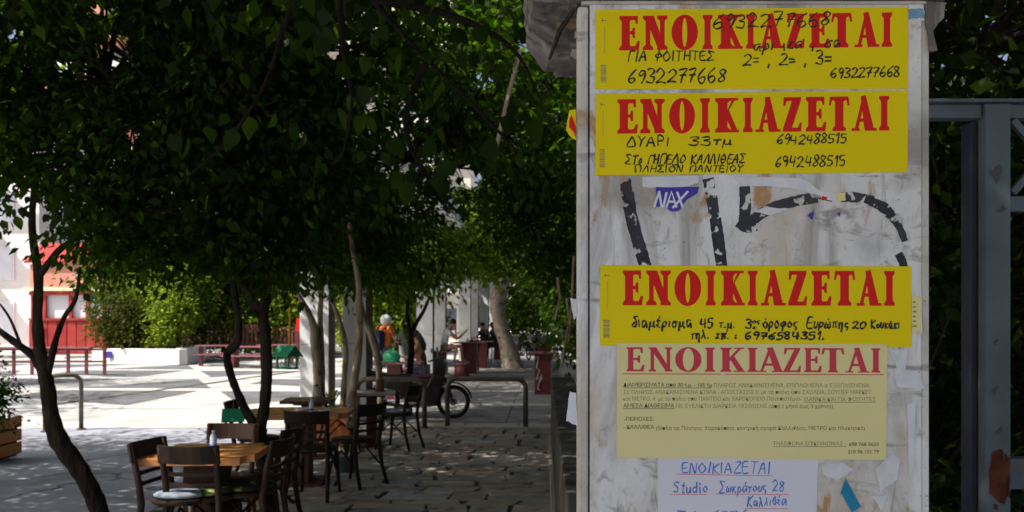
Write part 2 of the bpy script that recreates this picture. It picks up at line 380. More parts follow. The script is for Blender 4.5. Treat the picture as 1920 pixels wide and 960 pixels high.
# ------------------------------------------------------------------ foliage
LT = np.array([[0, 0, 0], [-.30, .42, .05], [0, 1, -.10], [.30, .42, .05], [0, .5, -.05]]); LF = np.array([[0, 4, 1], [1, 4, 2], [0, 3, 4], [3, 2, 4]])
def leaf_object(name, C, D, S, m, par=None, narrow=1.0, kind='stuff'):
    n = len(C); D = D / np.linalg.norm(D, axis=1, keepdims=True)
    up = rng.normal(0, .55, (n, 3)) + np.array([0, 0, 1.0])
    sd = np.cross(D, up); sd /= np.linalg.norm(sd, axis=1, keepdims=True) + 1e-9; nn = np.cross(sd, D)
    V = C[:, None, :] + S[:, None, None] * (LT[None, :, 0:1] * narrow * sd[:, None, :] + LT[None, :, 1:2] * D[:, None, :] + LT[None, :, 2:3] * nn[:, None, :])
    F = (LF[None] + (np.arange(n) * 5)[:, None, None]).reshape(-1)
    me = bpy.data.meshes.new(name); me.vertices.add(n * 5); me.vertices.foreach_set('co', V.reshape(-1).astype(np.float32))
    me.loops.add(len(F)); me.loops.foreach_set('vertex_index', F.astype(np.int32))
    k = len(F) // 3; me.polygons.add(k); me.polygons.foreach_set('loop_start', np.arange(0, k * 3, 3, dtype=np.int32))
    me.update(calc_edges=True); me.materials.append(m)
    o = bpy.data.objects.new(name, me); COL.objects.link(o)
    if par: o.parent = par
    if kind: o['kind'] = kind
    return o
# leaf used for single leaves
def single_leaf(m, broad=.34):
    pr = [(0, .0), (.10, .16), (.25, .9), (.45, 1.0), (.65, .8), (.85, .38), (1, .0)]
    vs = []; fs = []
    for y, wd in pr:
        z = -.12 * y * y
        vs += [(-broad * wd, y, z + .06 * wd), (0, y, z), (broad * wd, y, z + .06 * wd)]
    for i in range(len(pr) - 1):
        a_ = i * 3; fs += [(a_, a_ + 1, a_ + 4, a_ + 3), (a_ + 1, a_ + 2, a_ + 5, a_ + 4)]
    me = bpy.data.meshes.new('leaf'); me.from_pydata([v for v in vs], [], fs); me.materials.append(m); me.shade_smooth(); return me
LEAF_ME = {}
def put_leaves(par, pts, size, m, broad=.34):
    key = (m.name, broad)
    if key not in LEAF_ME: LEAF_ME[key] = single_leaf(m, broad)
    me = LEAF_ME[key]
    base = par.matrix_basis.translation
    for p, d in pts:
        o = bpy.data.objects.new('leaf', me); COL.objects.link(o); o.parent = par
        q = Vector(d).to_track_quat('Y', 'Z'); s = size * random.uniform(.5, 1.3)
        o.matrix_basis = Matrix.Translation(Vector(p) - base) @ q.to_matrix().to_4x4() @ Matrix.Rotation(random.uniform(-2.6, 2.6), 4, 'Y') @ Matrix.Scale(s, 4)
THIN = [((x_ - 960) / 1600, (605 - y_) / 1600, a_ / 1150, b_ / 1150) for x_, y_, a_, b_ in ((215, 95, 26, 30), (190, 15, 22, 12), (28, 62, 20, 12), (120, 120, 14, 14), (165, 140, 20, 12), (625, 92, 22, 14), (690, 190, 14, 16), (905, 150, 22, 14), (60, 400, 26, 30), (300, 205, 12, 12), (870, 330, 26, 22), (985, 75, 14, 14), (250, 250, 12, 10), (560, 250, 12, 10), (960, 250, 16, 12))]
def thin(p):       # small thin places where light comes through the crowns
    if p[1] < 4: return False
    x, z = p[0] / p[1], (p[2] - CAMH) / p[1]
    wb = 1 + .55 * math.sin(x * 190 + 3 * math.sin(z * 160)) * math.sin(z * 230)
    return any(((x - a) / c) ** 2 + ((z - b) / d) ** 2 < wb for a, b, c, d in THIN)
def crown(par, ells, ncl, per, rc, size, m, twigs=True, narrow=1.0, droop=.5, cname='crown', shell=.45, origin=None, avoid=None):
    vol = np.array([e[1][0] * e[1][1] * e[1][2] for e in ells]) ** .7; vol /= vol.sum()
    cc = []; tw = MB(); base = par.matrix_basis.translation if par else Vector()
    for i in range(ncl):
        e = ells[rng.choice(len(ells), p=vol)]
        for _ in range(12):
            d = rng.normal(0, 1, 3); d /= np.linalg.norm(d)
            p = np.array(e[0]) + d * np.array(e[1]) * (rng.uniform(0, 1) ** shell)
            if p[2] > .35 and not (avoid and avoid(p)) and not thin(p): break
        else: continue
        cc.append(p)
        if twigs and i % 2 == 0:
            o_ = Vector(origin) if origin is not None else Vector(e[0]) + Vector((0, 0, -e[1][2] * .5))
            q = Vector(p); mid = o_.lerp(q, .55) + Vector(rng.normal(0, .08, 3)) * (q - o_).length
            if (q - o_).length > .05: tw.tube([o_ - base, mid - base, q - base], [.012 + .006 * (q - o_).length, .009, .004], 4)
    cc = np.array(cc); C = np.repeat(cc, per, axis=0); off = rng.normal(0, 1, C.shape) * rc * np.array([1, 1, .75])
    ok = np.linalg.norm(off, axis=1) > 0
    D = off / (rc + 1e-6) * .8 + np.array([0, 0, -droop]) + rng.normal(0, .5, C.shape)
    S = size * rng.uniform(.65, 1.3, len(C)); C = C + off
    if avoid:
        kp = np.array([not avoid(p) for p in C]); C, D, S = C[kp], D[kp], S[kp]
    if np.any(C[:, 1] > 4):
        kp = np.array([not (thin(p) and rng.uniform() < .985) for p in C]); C, D, S = C[kp], D[kp], S[kp]
    o = leaf_object(cname, C - np.array(base), D, S, m, par, narrow)
    if twigs and tw.v: t = tw.build('twigs', M['bark_dark'], par); t['kind'] = 'stuff'
    return cc
def limbs(par, paths, m, name='limb', first='trunk'):
    base = par.matrix_basis.translation
    for i, (pts, rs) in enumerate(paths):
        pts = [Vector(p) for p in pts]; P2 = []; R2 = []
        n = len(pts)
        for k in range(n - 1):
            p0, p1, p2, p3 = pts[max(k - 1, 0)], pts[k], pts[k + 1], pts[min(k + 2, n - 1)]
            for s in range(5):
                t = s / 5; t2, t3 = t * t, t * t * t
                q = .5 * ((2 * p1) + (-p0 + p2) * t + (2 * p0 - 5 * p1 + 4 * p2 - p3) * t2 + (-p0 + 3 * p1 - 3 * p2 + p3) * t3)
                P2.append(q - base); R2.append((rs[k] * (1 - t) + rs[k + 1] * t) * random.uniform(.93, 1.09))
        P2.append(pts[-1] - base); R2.append(rs[-1])
        MB().tube(P2, R2, 10).build(first if i == 0 else name, m, par, smooth=True)

def px_path(lst, d, drz=None):
    out = []
    for i, q in enumerate(lst):
        dd = q[2] if len(q) > 2 else d
        out.append(P(q[0], q[1], dd))
    return out
cam_clear = lambda p: (p[1] < 1.9 and -0.9 < p[0] < 1.1 and p[2] < 2.9)
def gap(p):       # a thin place in the foliage row through which the far houses show
    a_ = P(752, 262, 10) - Vector((0, 0, CAMH)); a_ = a_ / a_.y
    dx, dz = p[0] - a_.x * p[1], p[2] - (CAMH + a_.z * p[1]); return (dx / (.046 * p[1])) ** 2 + (dz / (.055 * p[1])) ** 2 < 1 + .5 * math.sin(p[0] * 9) * math.sin(p[2] * 8)
# tree 1, left foreground
t1 = thing('young_tree', 'slim leaning tree with a crooked trunk and a three-way fork, at the left edge', 'tree', (P(190, 993, 6.8).x, 6.8, 0))
limbs(t1, [(px_path([(200, 1010), (180, 940), (150, 882), (112, 828), (96, 780), (90, 730), (82, 694)], 6.8), [.078, .074, .072, .076, .064, .058, .054]),
           (px_path([(84, 700), (74, 650), (70, 590), (72, 520), (60, 420), (70, 300)], 6.8), [.05, .045, .04, .036, .03, .015]),
           (px_path([(84, 705), (62, 668), (25, 640), (-10, 612), (-60, 560)], 6.8), [.042, .034, .028, .022, .015]),
           (px_path([(90, 700), (104, 640), (120, 596), (142, 560), (150, 500)], 6.8), [.03, .025, .02, .018, .01]),
           (px_path([(40, 650), (20, 600), (0, 570)], 6.75), [.015, .01, .008]),
           (px_path([(72, 520), (110, 470), (160, 430), (220, 330)], 6.8), [.03, .026, .02, .012])], M['bark_dark'])
def E(px, py, d, rx, ry, rz): return (tuple(P(px, py, d)), (rx, ry, rz))
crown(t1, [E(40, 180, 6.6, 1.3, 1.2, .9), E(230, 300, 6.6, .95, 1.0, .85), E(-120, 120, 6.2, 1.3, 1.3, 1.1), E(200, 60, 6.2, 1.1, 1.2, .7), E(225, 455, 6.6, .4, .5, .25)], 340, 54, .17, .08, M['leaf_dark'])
# tree 2, middle
t2 = thing('forked_tree', 'dark tree forking low behind the square wooden table, one crooked limb to the left', 'tree', (P(500, 985, 7.0).x, 7.0, 0))
limbs(t2, [(px_path([(512, 1000), (500, 940), (494, 880), (490, 830), (486, 800)], 7.0), [.07, .064, .058, .056, .058]),
           (px_path([(486, 810), (462, 772), (445, 735), (432, 700), (426, 664), (444, 642), (447, 600), (440, 555), (432, 480)], 7.0), [.042, .038, .034, .032, .034, .038, .03, .028, .02]),
           (px_path([(487, 808), (496, 760), (500, 700), (498, 640), (494, 590), (505, 520), (540, 420), (600, 300)], 7.0), [.05, .045, .045, .047, .042, .04, .034, .02]),
           (px_path([(497, 600), (470, 560), (440, 500), (380, 420)], 7.0), [.045, .04, .035, .02]),
           (px_path([(448, 590), (470, 560), (478, 520)], 7.0), [.02, .016, .01])], M['bark_dark'])
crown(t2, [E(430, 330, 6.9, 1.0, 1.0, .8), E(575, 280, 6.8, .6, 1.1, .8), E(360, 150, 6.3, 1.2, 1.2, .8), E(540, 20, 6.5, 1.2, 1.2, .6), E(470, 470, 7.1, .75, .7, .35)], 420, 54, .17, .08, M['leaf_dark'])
# off-frame tree on the left
t0 = thing('spreading_tree', 'spreading tree beyond the left edge whose shade covers the near pavement', 'tree', (-7.6, 7.5, 0))
limbs(t0, [([(-7.6, 7.5, -.02), (-7.5, 7.4, 1.2), (-7.7, 7.5, 2.2), (-7.4, 7.6, 3.4)], [.12, .1, .09, .05])], M['bark_dark'])
crown(t0, [((-7.4, 7.5, 4.4), (2.2, 2.6, 1.4)), ((-7.6, 4.5, 4.3), (2.2, 2.2, 1.3)), ((-9.5, 9.0, 4.6), (2.0, 2.0, 1.2)), ((-5.6, 6.0, 5.8), (2.4, 3.2, 1.0)), ((-9.5, 6.0, 5.6), (2.4, 3.0, 1.2))], 640, 44, .26, .13, M['leaf_dark'])
# planter trees (pale stems)
tp = thing('potted_tree', 'clump of slender pale stems rising from the long terracotta planter', 'tree', (P(620, 790, 11.5).x, 11.5, .0))
limbs(tp, [(px_path([(592, 766), (596, 720), (594, 680), (590, 640), (588, 610), (570, 570), (548, 535)], 11.5), [.062, .06, .06, .062, .05, .035, .022]),
           (px_path([(602, 766), (604, 700), (602, 640), (600, 590), (602, 540), (590, 480)], 11.6), [.045, .042, .04, .036, .03, .02]),
           (px_path([(642, 768), (646, 700), (648, 650), (636, 600), (622, 560), (612, 500)], 11.4), [.04, .036, .036, .032, .026, .02]),
           (px_path([(656, 800, 10.6), (662, 730), (672, 660), (674, 590), (672, 530), (660, 460), (650, 380)], 10.8), [.058, .052, .05, .044, .036, .03, .02])], M['bark_pale'], name='stem', first='stem')
crown(tp, [E(600, 400, 11.5, 1.15, 1.2, .75), E(700, 330, 11.5, 1.0, 1.2, .8), E(540, 300, 11.5, 1.2, 1.2, .9), E(630, 490, 11.3, .75, .7, .35)], 300, 46, .2, .105, M['leaf_dark'], narrow=.8, avoid=gap)
tl = thing('leaning_tree', 'thin dark leaning trunk between the white pillars and the delivery rider', 'tree', (P(716, 765, 13.0).x, 13.0, 0))
limbs(tl, [(px_path([(716, 812), (714, 760), (712, 712), (706, 660), (694, 622), (680, 590), (668, 540)], 13), [.05, .048, .05, .055, .055, .05, .04])], M['bark_pale'])
crown(tl, [E(690, 470, 13, .8, .9, .5)], 60, 46, .2, .12, M['leaf_dark'], narrow=.7)
# orange tree in front of the woman
t4 = thing('citrus_tree', 'small round citrus tree with a thin dark forked trunk beside the black motorbike', 'tree', (P(768, 765, 15.2).x, 15.2, 0))
limbs(t4, [(px_path([(766, 779), (766, 740), (768, 700), (771, 660), (770, 622)], 15.2), [.075, .065, .06, .055, .05]),
           (px_path([(770, 625), (764, 595), (764, 560), (760, 510)], 15.2), [.04, .035, .03, .02]),
           (px_path([(772, 622), (784, 600), (796, 580), (806, 555)], 15.2), [.04, .036, .03, .02])], M['bark_dark'])
crown(t4, [E(765, 500, 15.2, .9, .9, .55), E(800, 470, 15, .7, .9, .6), E(730, 470, 15.2, .7, .9, .6)], 230, 46, .17, .12, M['leaf_mid'], narrow=.7, droop=.9)
# plane tree at the end of the colonnade
t5 = thing('plane_tree', 'big plane tree with a patchy pale curving trunk at the end of the columns', 'tree', (P(955, 685, 31).x, 31, 0))
limbs(t5, [(px_path([(962, 694), (955, 660), (945, 630), (936, 600), (932, 570), (938, 545), (944, 520), (930, 470), (900, 380)], 31), [.42, .33, .27, .25, .26, .28, .26, .22, .16]),
           (px_path([(942, 530), (970, 470), (1010, 400)], 31), [.25, .2, .1])], M['bark_plane'])
crown(t5, [E(930, 330, 31, 3.6, 3.2, 2.6), E(1010, 420, 33, 2.0, 2.5, 1.6), E(860, 400, 30, 2.4, 2.4, 1.6), E(960, 180, 31, 4, 3, 2.2)], 420, 44, .42, .24, M['leaf_dark'], avoid=gap)
crown(t5, [E(860, 440, 27, 1.6, 2, .8), E(905, 470, 28, 1.3, 2, .9)], 120, 44, .35, .22, M['leaf_mid'], twigs=False, cname='lower_crown')
# laurel trees along the right of the walkway
def bush(name, label, ells, ncl, per, rc, size, m, trunk=None, cat='tree', **k):
    k.setdefault('avoid', gap); t = thing(name, label, cat, (trunk[0], trunk[1], 0))
    limbs(t, [([(trunk[0], trunk[1], -.02), (trunk[0] + .05, trunk[1], trunk[2] * .5), (trunk[0], trunk[1] + .05, trunk[2])], [trunk[3], trunk[3] * .8, trunk[3] * .6])], M['bark_dark'])
    crown(t, ells, ncl, per, rc, size, m, **k); return t
bush('laurel_tree', 'dark laurel tree arching over the walkway beyond the right wall', [E(985, 330, 13, 1.1, 2.2, 1.5), E(1060, 440, 14, .6, 2.5, 1.3), E(940, 180, 12, 1.3, 2, 1.1), E(860, 260, 13, 1.0, 1.6, .9), E(960, 20, 11, 1.3, 1.6, .8)], 420, 44, .2, .11, M['leaf_dark'], (1.2, 13.5, 3.2, .09))
bush('evergreen_tree', 'dense black-green tree at the far right end of the walkway', [E(1040, 520, 24, .8, 3.5, 1.3), E(1010, 430, 24, 1.6, 3, 1.5), E(1075, 560, 20, .5, 3, 1.6)], 260, 44, .28, .16, M['leaf_dark'], (2.2, 24, 2.5, .12))
bush('shade_tree', 'wide dark tree closing the far end of the walkway behind the plane tree', [E(975, 530, 52, 2.6, 3, 2.6), E(975, 590, 54, 1.7, 2.5, 1.8), E(1040, 450, 50, 4, 3, 3), E(1080, 560, 50, 2, 3, 4)], 300, 44, .55, .36, M['leaf_dark'], (.6, 53, 3, .25))
# trees over the plaza
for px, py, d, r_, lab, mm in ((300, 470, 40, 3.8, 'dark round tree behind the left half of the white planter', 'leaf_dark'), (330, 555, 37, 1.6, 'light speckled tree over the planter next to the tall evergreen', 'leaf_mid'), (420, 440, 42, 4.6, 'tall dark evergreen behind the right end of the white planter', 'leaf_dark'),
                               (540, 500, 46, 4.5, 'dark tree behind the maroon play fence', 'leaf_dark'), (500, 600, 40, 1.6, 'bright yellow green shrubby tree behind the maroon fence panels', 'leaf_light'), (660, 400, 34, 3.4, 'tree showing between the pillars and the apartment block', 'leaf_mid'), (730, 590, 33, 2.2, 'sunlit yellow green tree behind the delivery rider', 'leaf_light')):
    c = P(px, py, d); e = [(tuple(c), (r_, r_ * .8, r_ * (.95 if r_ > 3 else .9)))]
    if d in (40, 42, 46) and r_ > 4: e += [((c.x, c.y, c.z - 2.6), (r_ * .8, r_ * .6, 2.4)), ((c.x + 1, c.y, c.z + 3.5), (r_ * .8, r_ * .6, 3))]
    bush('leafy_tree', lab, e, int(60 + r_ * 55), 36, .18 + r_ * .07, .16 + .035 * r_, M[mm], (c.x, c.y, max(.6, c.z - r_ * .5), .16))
# overhead canopy, extended out of frame for shade, and branch with big leaves
def rowtree(label, u_, v_, z, rx, ry, rz, n, tr):
    c = path(u_, v_, 0); t = thing('tall_tree', label, 'tree', (*tr, 0)); x, y = tr
    limbs(t, [([(x, y, -.02), (x, y, 2.4), (x - .2, y, z * .7), ((x + c.x) / 2, (y + c.y) / 2, z - .4), (c.x, c.y, z)], [.14, .12, .11, .08, .04])], M['bark_dark'])
    crown(t, [((c.x, c.y, z), (rx, ry, rz))], n, 44, .34, .17, M['leaf_mid'], avoid=gap); return t
rowtree('tall tree rising over the planter trees left of the walkway', 11.2, -5.2, 5.6, 2.4, 2.6, 1.3, 160, (-4.0, 17.0))
rowtree('tall tree behind the two white pillars', 17, -6.0, 6.2, 2.3, 3.2, 1.5, 150, (P(664, 0, 18.5).x, 18.5))
rowtree('tall tree behind the delivery rider', 23.5, -6.4, 6.8, 2.4, 3.6, 1.6, 260, (P(797, 0, 27.5).x, 27.5))
rowtree('tall tree by the far columns', 31, -6.8, 7.6, 2.4, 4.2, 1.9, 260, (P(872, 0, 33).x, 33))
bush('dapple_tree', 'unseen sparse tree added beyond the left edge to dapple the sunlit paving', [((-15.5, 15.5, 6.2), (3.4, 2.6, .9))], 70, 30, .3, .2, M['leaf_mid'], (-16, 15.5, 5.5, .12))  # out-of-view tree put in for its dappled shade
bush('dapple_tree', 'second unseen sparse tree added beyond the left edge to dapple paving farther along', [((-17.5, 21.5, 6.6), (3.6, 3.0, .9))], 80, 30, .3, .2, M['leaf_mid'], (-18.5, 21.5, 5.8, .12))  # another out-of-view crown put in for dapple
oc = thing('overhead_tree', 'large tree overhead whose dark crown hangs over the pillar and the path', 'tree', (3.4, 4.4, 0))
limbs(oc, [([(3.4, 4.4, -.02), (3.3, 4.3, 1.6), (3.1, 4.3, 3), (2.2, 4.2, 4.2)], [.2, .17, .15, .08])], M['bark_dark'])
crown(oc, [((1.0, 3.8, 4.4), (3.2, 2.4, .9)), ((-1.8, 4.4, 4.1), (2.2, 1.6, .8)), ((0, 0.6, 5.2), (4.5, 2.6, .8)), ((-3.5, 2, 4.8), (2.5, 2.5, .8)), ((.5, -2.8, 5), (4.2, 2.4, .8)), ((-4.2, 9.5, 5.9), (2.4, 3.0, .8)), ((-.6, 8.6, 3.9), (1.7, 2.6, .9)), ((-1.4, 11.6, 4.3), (1.8, 2.2, .9)), ((-3.4, 6.5, 5.6), (2.2, 3.2, .9)), ((-2.2, 1.6, 3.9), (1.8, 1.8, .7)), ((-4.7, 8.0, 5.3), (1.9, 1.6, .6)), ((-3.6, 9.6, 5.6), (1.6, 1.2, .6))], 1560, 44, .26, .12, M['leaf_dark'], avoid=lambda p: (p[1] < 2.2 and p[2] < 3.2) or (p[1] > 9 and gap(p)) , shell=.5)  # includes out-of-frame clumps added to shade the path
crown(oc, [((-2.2, 0.0, 5.0), (2.6, 1.8, .7)), ((-3.6, -1.6, 5.6), (2.6, 2.0, .7))], 420, 46, .24, .14, M['leaf_dark'], cname='added_shade_crown', twigs=False)  # unseen crown added to keep sun patches off the pillar
br = thing('overhanging_branch', 'overhanging branch with the largest broad leaves, in front of all the tree crowns', 'branch', P(620, -120, 3.0))
bpaths = [px_path([(620, -120), (700, 0), (800, 110), (900, 210), (975, 290)], 3.0), px_path([(620, -120), (540, 30), (500, 150), (430, 260), (330, 350)], 3.1), px_path([(640, -100), (640, 60), (660, 190), (640, 300)], 3.3), px_path([(800, 110), (760, 230), (800, 330), (860, 400)], 3.3), px_path([(700, 0), (850, 30), (960, 90), (1010, 180)], 2.9)]
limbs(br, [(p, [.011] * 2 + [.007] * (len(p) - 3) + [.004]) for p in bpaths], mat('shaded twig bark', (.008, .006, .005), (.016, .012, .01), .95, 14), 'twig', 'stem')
pts = []
for p in bpaths:
    for _ in range(26):
        k = random.uniform(.15, len(p) - 1.001); i = int(k); q = p[i].lerp(p[i + 1], k - i)
        q = q + Vector((random.gauss(0, .10), random.gauss(0, .12), random.gauss(-.02, .08)))
        pts.append((q, (random.gauss(0, .5), random.gauss(0, .3), -1 + random.gauss(0, .35))))
pts.append((P(972, 285, 2.6), (.05, .0, -1)))
put_leaves(br, pts, .078, M['leaf_near'], .36)
# leaves of the two nearest crowns that can be told apart one by one
for tr, es in ((t1, [E(200, 330, 6.0, 1.0, .5, .9), E(60, 200, 5.8, 1.0, .5, 1.0)]), (t2, [E(450, 350, 6.1, 1.0, .5, .8), E(620, 300, 6.0, .9, .5, .8)])):
    pts = []
    for _ in range(150):
        e = random.choice(es); pts.append((Vector(e[0]) + Vector((random.gauss(0, .5) * e[1][0], random.gauss(0, .5) * e[1][1], max(-.9, random.gauss(0, .5)) * e[1][2])), (random.gauss(0, .6), random.gauss(0, .4), -1)))
    put_leaves(tr, pts, .085, M['leaf_dark'], .33)
# hedge right of the pillar, behind the gate
hr = thing('gate_hedge', 'deep dark hedge behind the blue grey gate, right of the pillar', 'hedge', (3.0, 5.2, 0))
crown(hr, [((2.2, 4.9, 1.0), (1.0, .8, 1.2)), ((3.6, 5.0, 1.2), (1.5, .9, 1.5)), ((2.6, 5.0, 2.6), (1.6, .9, 1.0)), ((2.6, 4.8, 3.6), (1.9, .9, .8)), ((4.6, 6.2, 2.2), (1.6, 1, 2.2)), ((2.9, 6.4, 1.2), (2.0, .8, 1.6)), ((2.9, 6.6, 3.0), (2.2, .8, 1.3)), ((2.6, 5.4, 4.4), (2.6, 1.0, .8)), ((4.4, 5.4, 4.0), (1.6, 1.0, 1.2))], 820, 46, .18, .10, M['leaf_ivy'], origin=None)
# ivy on the right wall
iv = thing('ivy', 'ivy and dry vines hanging along the right side of the walkway', 'climbing plant', (1.2, 9, 0))
ell = []
for u_ in (8.5, 10, 12, 14, 16.5, 19, 22, 26, 30, 35):
    q = path(u_, .75 + u_ * .012, 0); ell.append(((q.x, q.y, 2.1), (.42, 1.2, 1.3))); ell.append(((q.x + .2, q.y, 1.2), (.34, 1.2, .5)))
crown(iv, ell, 520, 42, .13, .09, M['leaf_ivy'], twigs=False, cname='foliage', avoid=lambda p: p[0] < path(p[1], .16).x and p[2] < 2.2)
for i, (pp) in enumerate([[(1062, 560), (1068, 600), (1060, 640), (1052, 690)], [(1076, 480), (1072, 560), (1066, 640)], [(975, 95), (950, 190), (925, 300)], [(1045, 520), (1050, 560), (1040, 600)]]):
    d_ = 8 if i != 2 else 4.5
    MB().tube([P(a_, b_, d_) - Vector(iv.location) for a_, b_ in pp], .012, 5).build('vine_stem', M['bark_pale'], iv)

# ------------------------------------------------------------------ right wall
def pbox(mb, u0, u1, v0, v1, z0, z1):
    q = [path(u0, v0, z0), path(u0, v1, z0), path(u1, v1, z0), path(u1, v0, z0)]; mb.prism(q, (0, 0, z1 - z0)); return mb
wl = thing('low_wall', 'low dark stained concrete wall along the right edge of the path', 'wall')
pbox(MB(), 3.2, 12.4, .10, .42, -.1, .86).build('wall_body', M['wall_grey'], wl, bevel=.01)
pbox(MB(), 3.2, 12.42, .06, .13, -.05, .035).build('kerb', M['path_band'], wl, bevel=.008)
bw = thing('boundary_wall', 'tall dark wall behind the ivy on the right side of the walkway', 'wall')
pbox(MB(), 6.5, 45, 1.55, 1.8, -.1, 3.6).build('wall_body', M['wall_grey'], bw)
bw2 = thing('added_dark_wall', 'unseen dark wall added deep behind the gate hedge to keep it dark', 'wall'); MB().box((5.2, 7.6, 1.9), (6.0, .2, 4.0)).build('wall_body', M['wall_grey'], bw2)  # unseen wall added so the gaps in the hedge stay dark

# ------------------------------------------------------------------ pillar with the notices
D0 = 1.45; K = D0 / 1600
def bp(px, py, off=0.0): return Vector(((px - 960) * K, D0 - off, CAMH - (py - 605) * K))
def rect_prism(mb, x0, y0, x1, y1, off0, off1):
    return mb.prism([bp(x0, y0, off0), bp(x1, y0, off0), bp(x1, y1, off0), bp(x0, y1, off0)], (0, -(off1 - off0), 0))
zb = 605 + CAMH / K
pil = thing('notice_pillar', 'stout old white marble pillar plastered with yellow rental notices', 'pillar', (bp(1415, 605).x, D0 + .22, 0))
def padd(mb, name, m, smooth=False, bevel=0, par=None):
    par = par or pil
    base = Vector(par.location) if par.parent is None else Vector(par.parent.location) + Vector(par.location)
    mb.v = [tuple(Vector(v) - base) for v in mb.v]
    if name == 'handwriting':
        v0 = f0 = 0; o = None
        for v1, f1 in mb.cuts:
            q = MB(); q.v = mb.v[v0:v1]; q.f = [tuple(i - v0 for i in f) for f in mb.f[f0:f1]]; v0, f0 = v1, f1
            o = q.build(name, m, par)
        return o
    return mb.build(name, m, par, smooth, bevel)
padd(rect_prism(MB(), 1106, 3, 1728, zb, -.045, 0), 'shaft', M['pillar'], bevel=.0015)
padd(rect_prism(MB(), 1083, 12, 1103, zb, -.03, .0015), 'edge_strip', M['pillar_edge'], bevel=.004)
padd(rect_prism(MB(), 1103, 20, 1106, zb, -.03, -.012), 'joint', M['soil'])
padd(rect_prism(MB(), 1728, 20, 1745, zb, -.40, -.003), 'edge_strip', M['pillar_edge'], bevel=.004)
padd(rect_prism(MB(), 1190, 3, 1727, zb, -.42, -.046), 'core', M['pillar_edge'])
# cap slab and broken corner block
mb = MB(); rect_prism(mb, 1062, -60, 1772, 3, -.45, .02); padd(mb, 'cap_slab', M['capstone'], bevel=.006)
rect_prism(mb2 := MB(), 1090, 3.2, 1735, 9, -.3, .006); padd(mb2, 'moulding', M['pillar_edge'], bevel=.002)
mb = MB()
X = lambda px, py, d: P(px, py, d)
f = [X(1081, 14, 1.46), X(1062, 6, 1.46), X(1000, 2, 1.47), X(988, -60, 1.47), X(1081, -60, 1.46)]
g = [X(1081, 135, 1.84), X(1022, 136, 1.84), X(986, 92, 1.84), X(984, -20, 1.84), X(1081, -60, 1.84)]
mb.add(f + g, [(4, 3, 2, 1, 0), (5, 6, 7, 8, 9), (0, 1, 6, 5), (1, 2, 7, 6), (2, 3, 8, 7), (3, 4, 9, 8), (4, 0, 5, 9)])
crn = padd(mb, 'cornice_block', M['capstone'])
sb = crn.modifiers.new('sub', 'SUBSURF'); sb.subdivision_type = 'SIMPLE'; sb.levels = sb.render_levels = 4
tx = bpy.data.textures.new('chips', 'CLOUDS'); tx.noise_scale = .05; dm = crn.modifiers.new('chips', 'DISPLACE'); dm.texture = tx; dm.strength = .022; dm.mid_level = .5
# crack seam under the block
mb = MB(); mb.tube([X(1076, 18, 1.452), X(1050, 56, 1.54), X(1040, 84, 1.62), X(1030, 110, 1.7)], [.0035, .005, .004, .003], 5); padd(mb, 'crack', M['soil'])
# right hand ragged remains of stone and paper
random.seed(11)
def ragged(name, pts, off, m, par=None, th=.0004, jit=1.2, sub=4):
    out = []
    n = len(pts)
    for i in range(n):
        a_, b_ = pts[i], pts[(i + 1) % n]
        for s in range(sub):
            t = s / sub; out.append((a_[0] + (b_[0] - a_[0]) * t + random.uniform(-jit, jit), a_[1] + (b_[1] - a_[1]) * t + random.uniform(-jit, jit)))
    return padd(MB().prism([bp(x, y, off) for x, y in out], (0, -th, 0)), name, m, par=par)
for pts, m in (([(1730, 4), (1772, 6), (1766, 34), (1748, 60), (1755, 96), (1742, 98), (1736, 60)], 'capstone'), ([(1702, 6), (1732, 8), (1733, 40), (1704, 36)], 'paper_grey')):
    ragged('stone_chip' if m == 'capstone' else 'paper_remnant', pts, .001, M[m], th=.004 if m == 'capstone' else .0004)
ragged('paper_remnant', [(1702, 18), (1731, 17), (1732, 34), (1703, 36)], .0016, mat('faded blue paper', (.12, .25, .36), (.2, .35, .45), .8, 30))
for k, pts in enumerate([[(1204, 331), (1312, 329), (1308, 344), (1290, 350), (1230, 352), (1205, 350)], [(1375, 331), (1500, 333), (1530, 352), (1560, 372), (1480, 352), (1400, 348)], [(1410, 396), (1440, 388), (1482, 392), (1440, 404)], [(1535, 360), (1575, 366), (1570, 378), (1540, 374)],
                         [(1665, 655), (1700, 655), (1694, 715), (1686, 700)], [(1674, 690), (1722, 700), (1733, 730), (1680, 725)], [(1540, 870), (1580, 868), (1600, 880), (1570, 900), (1542, 890)], [(1640, 880), (1672, 850), (1686, 860), (1680, 900), (1650, 920)], [(1700, 760), (1716, 750), (1714, 880), (1704, 890)], [(1630, 930), (1665, 928), (1650, 958), (1642, 940)], [(1350, 700), (1360, 700), (1355, 705)]]):
    ragged('paper_remnant', pts, .0008 + .00008 * k, M['paper_grey'])
ragged('paper_remnant', [(1068, 735), (1081, 738), (1082, 800), (1070, 792), (1062, 790)], -.005, M['paper'])
ragged('paper_remnant', [(1070, 560), (1082, 560), (1082, 590), (1076, 600)], -.005, M['pillar_edge'])
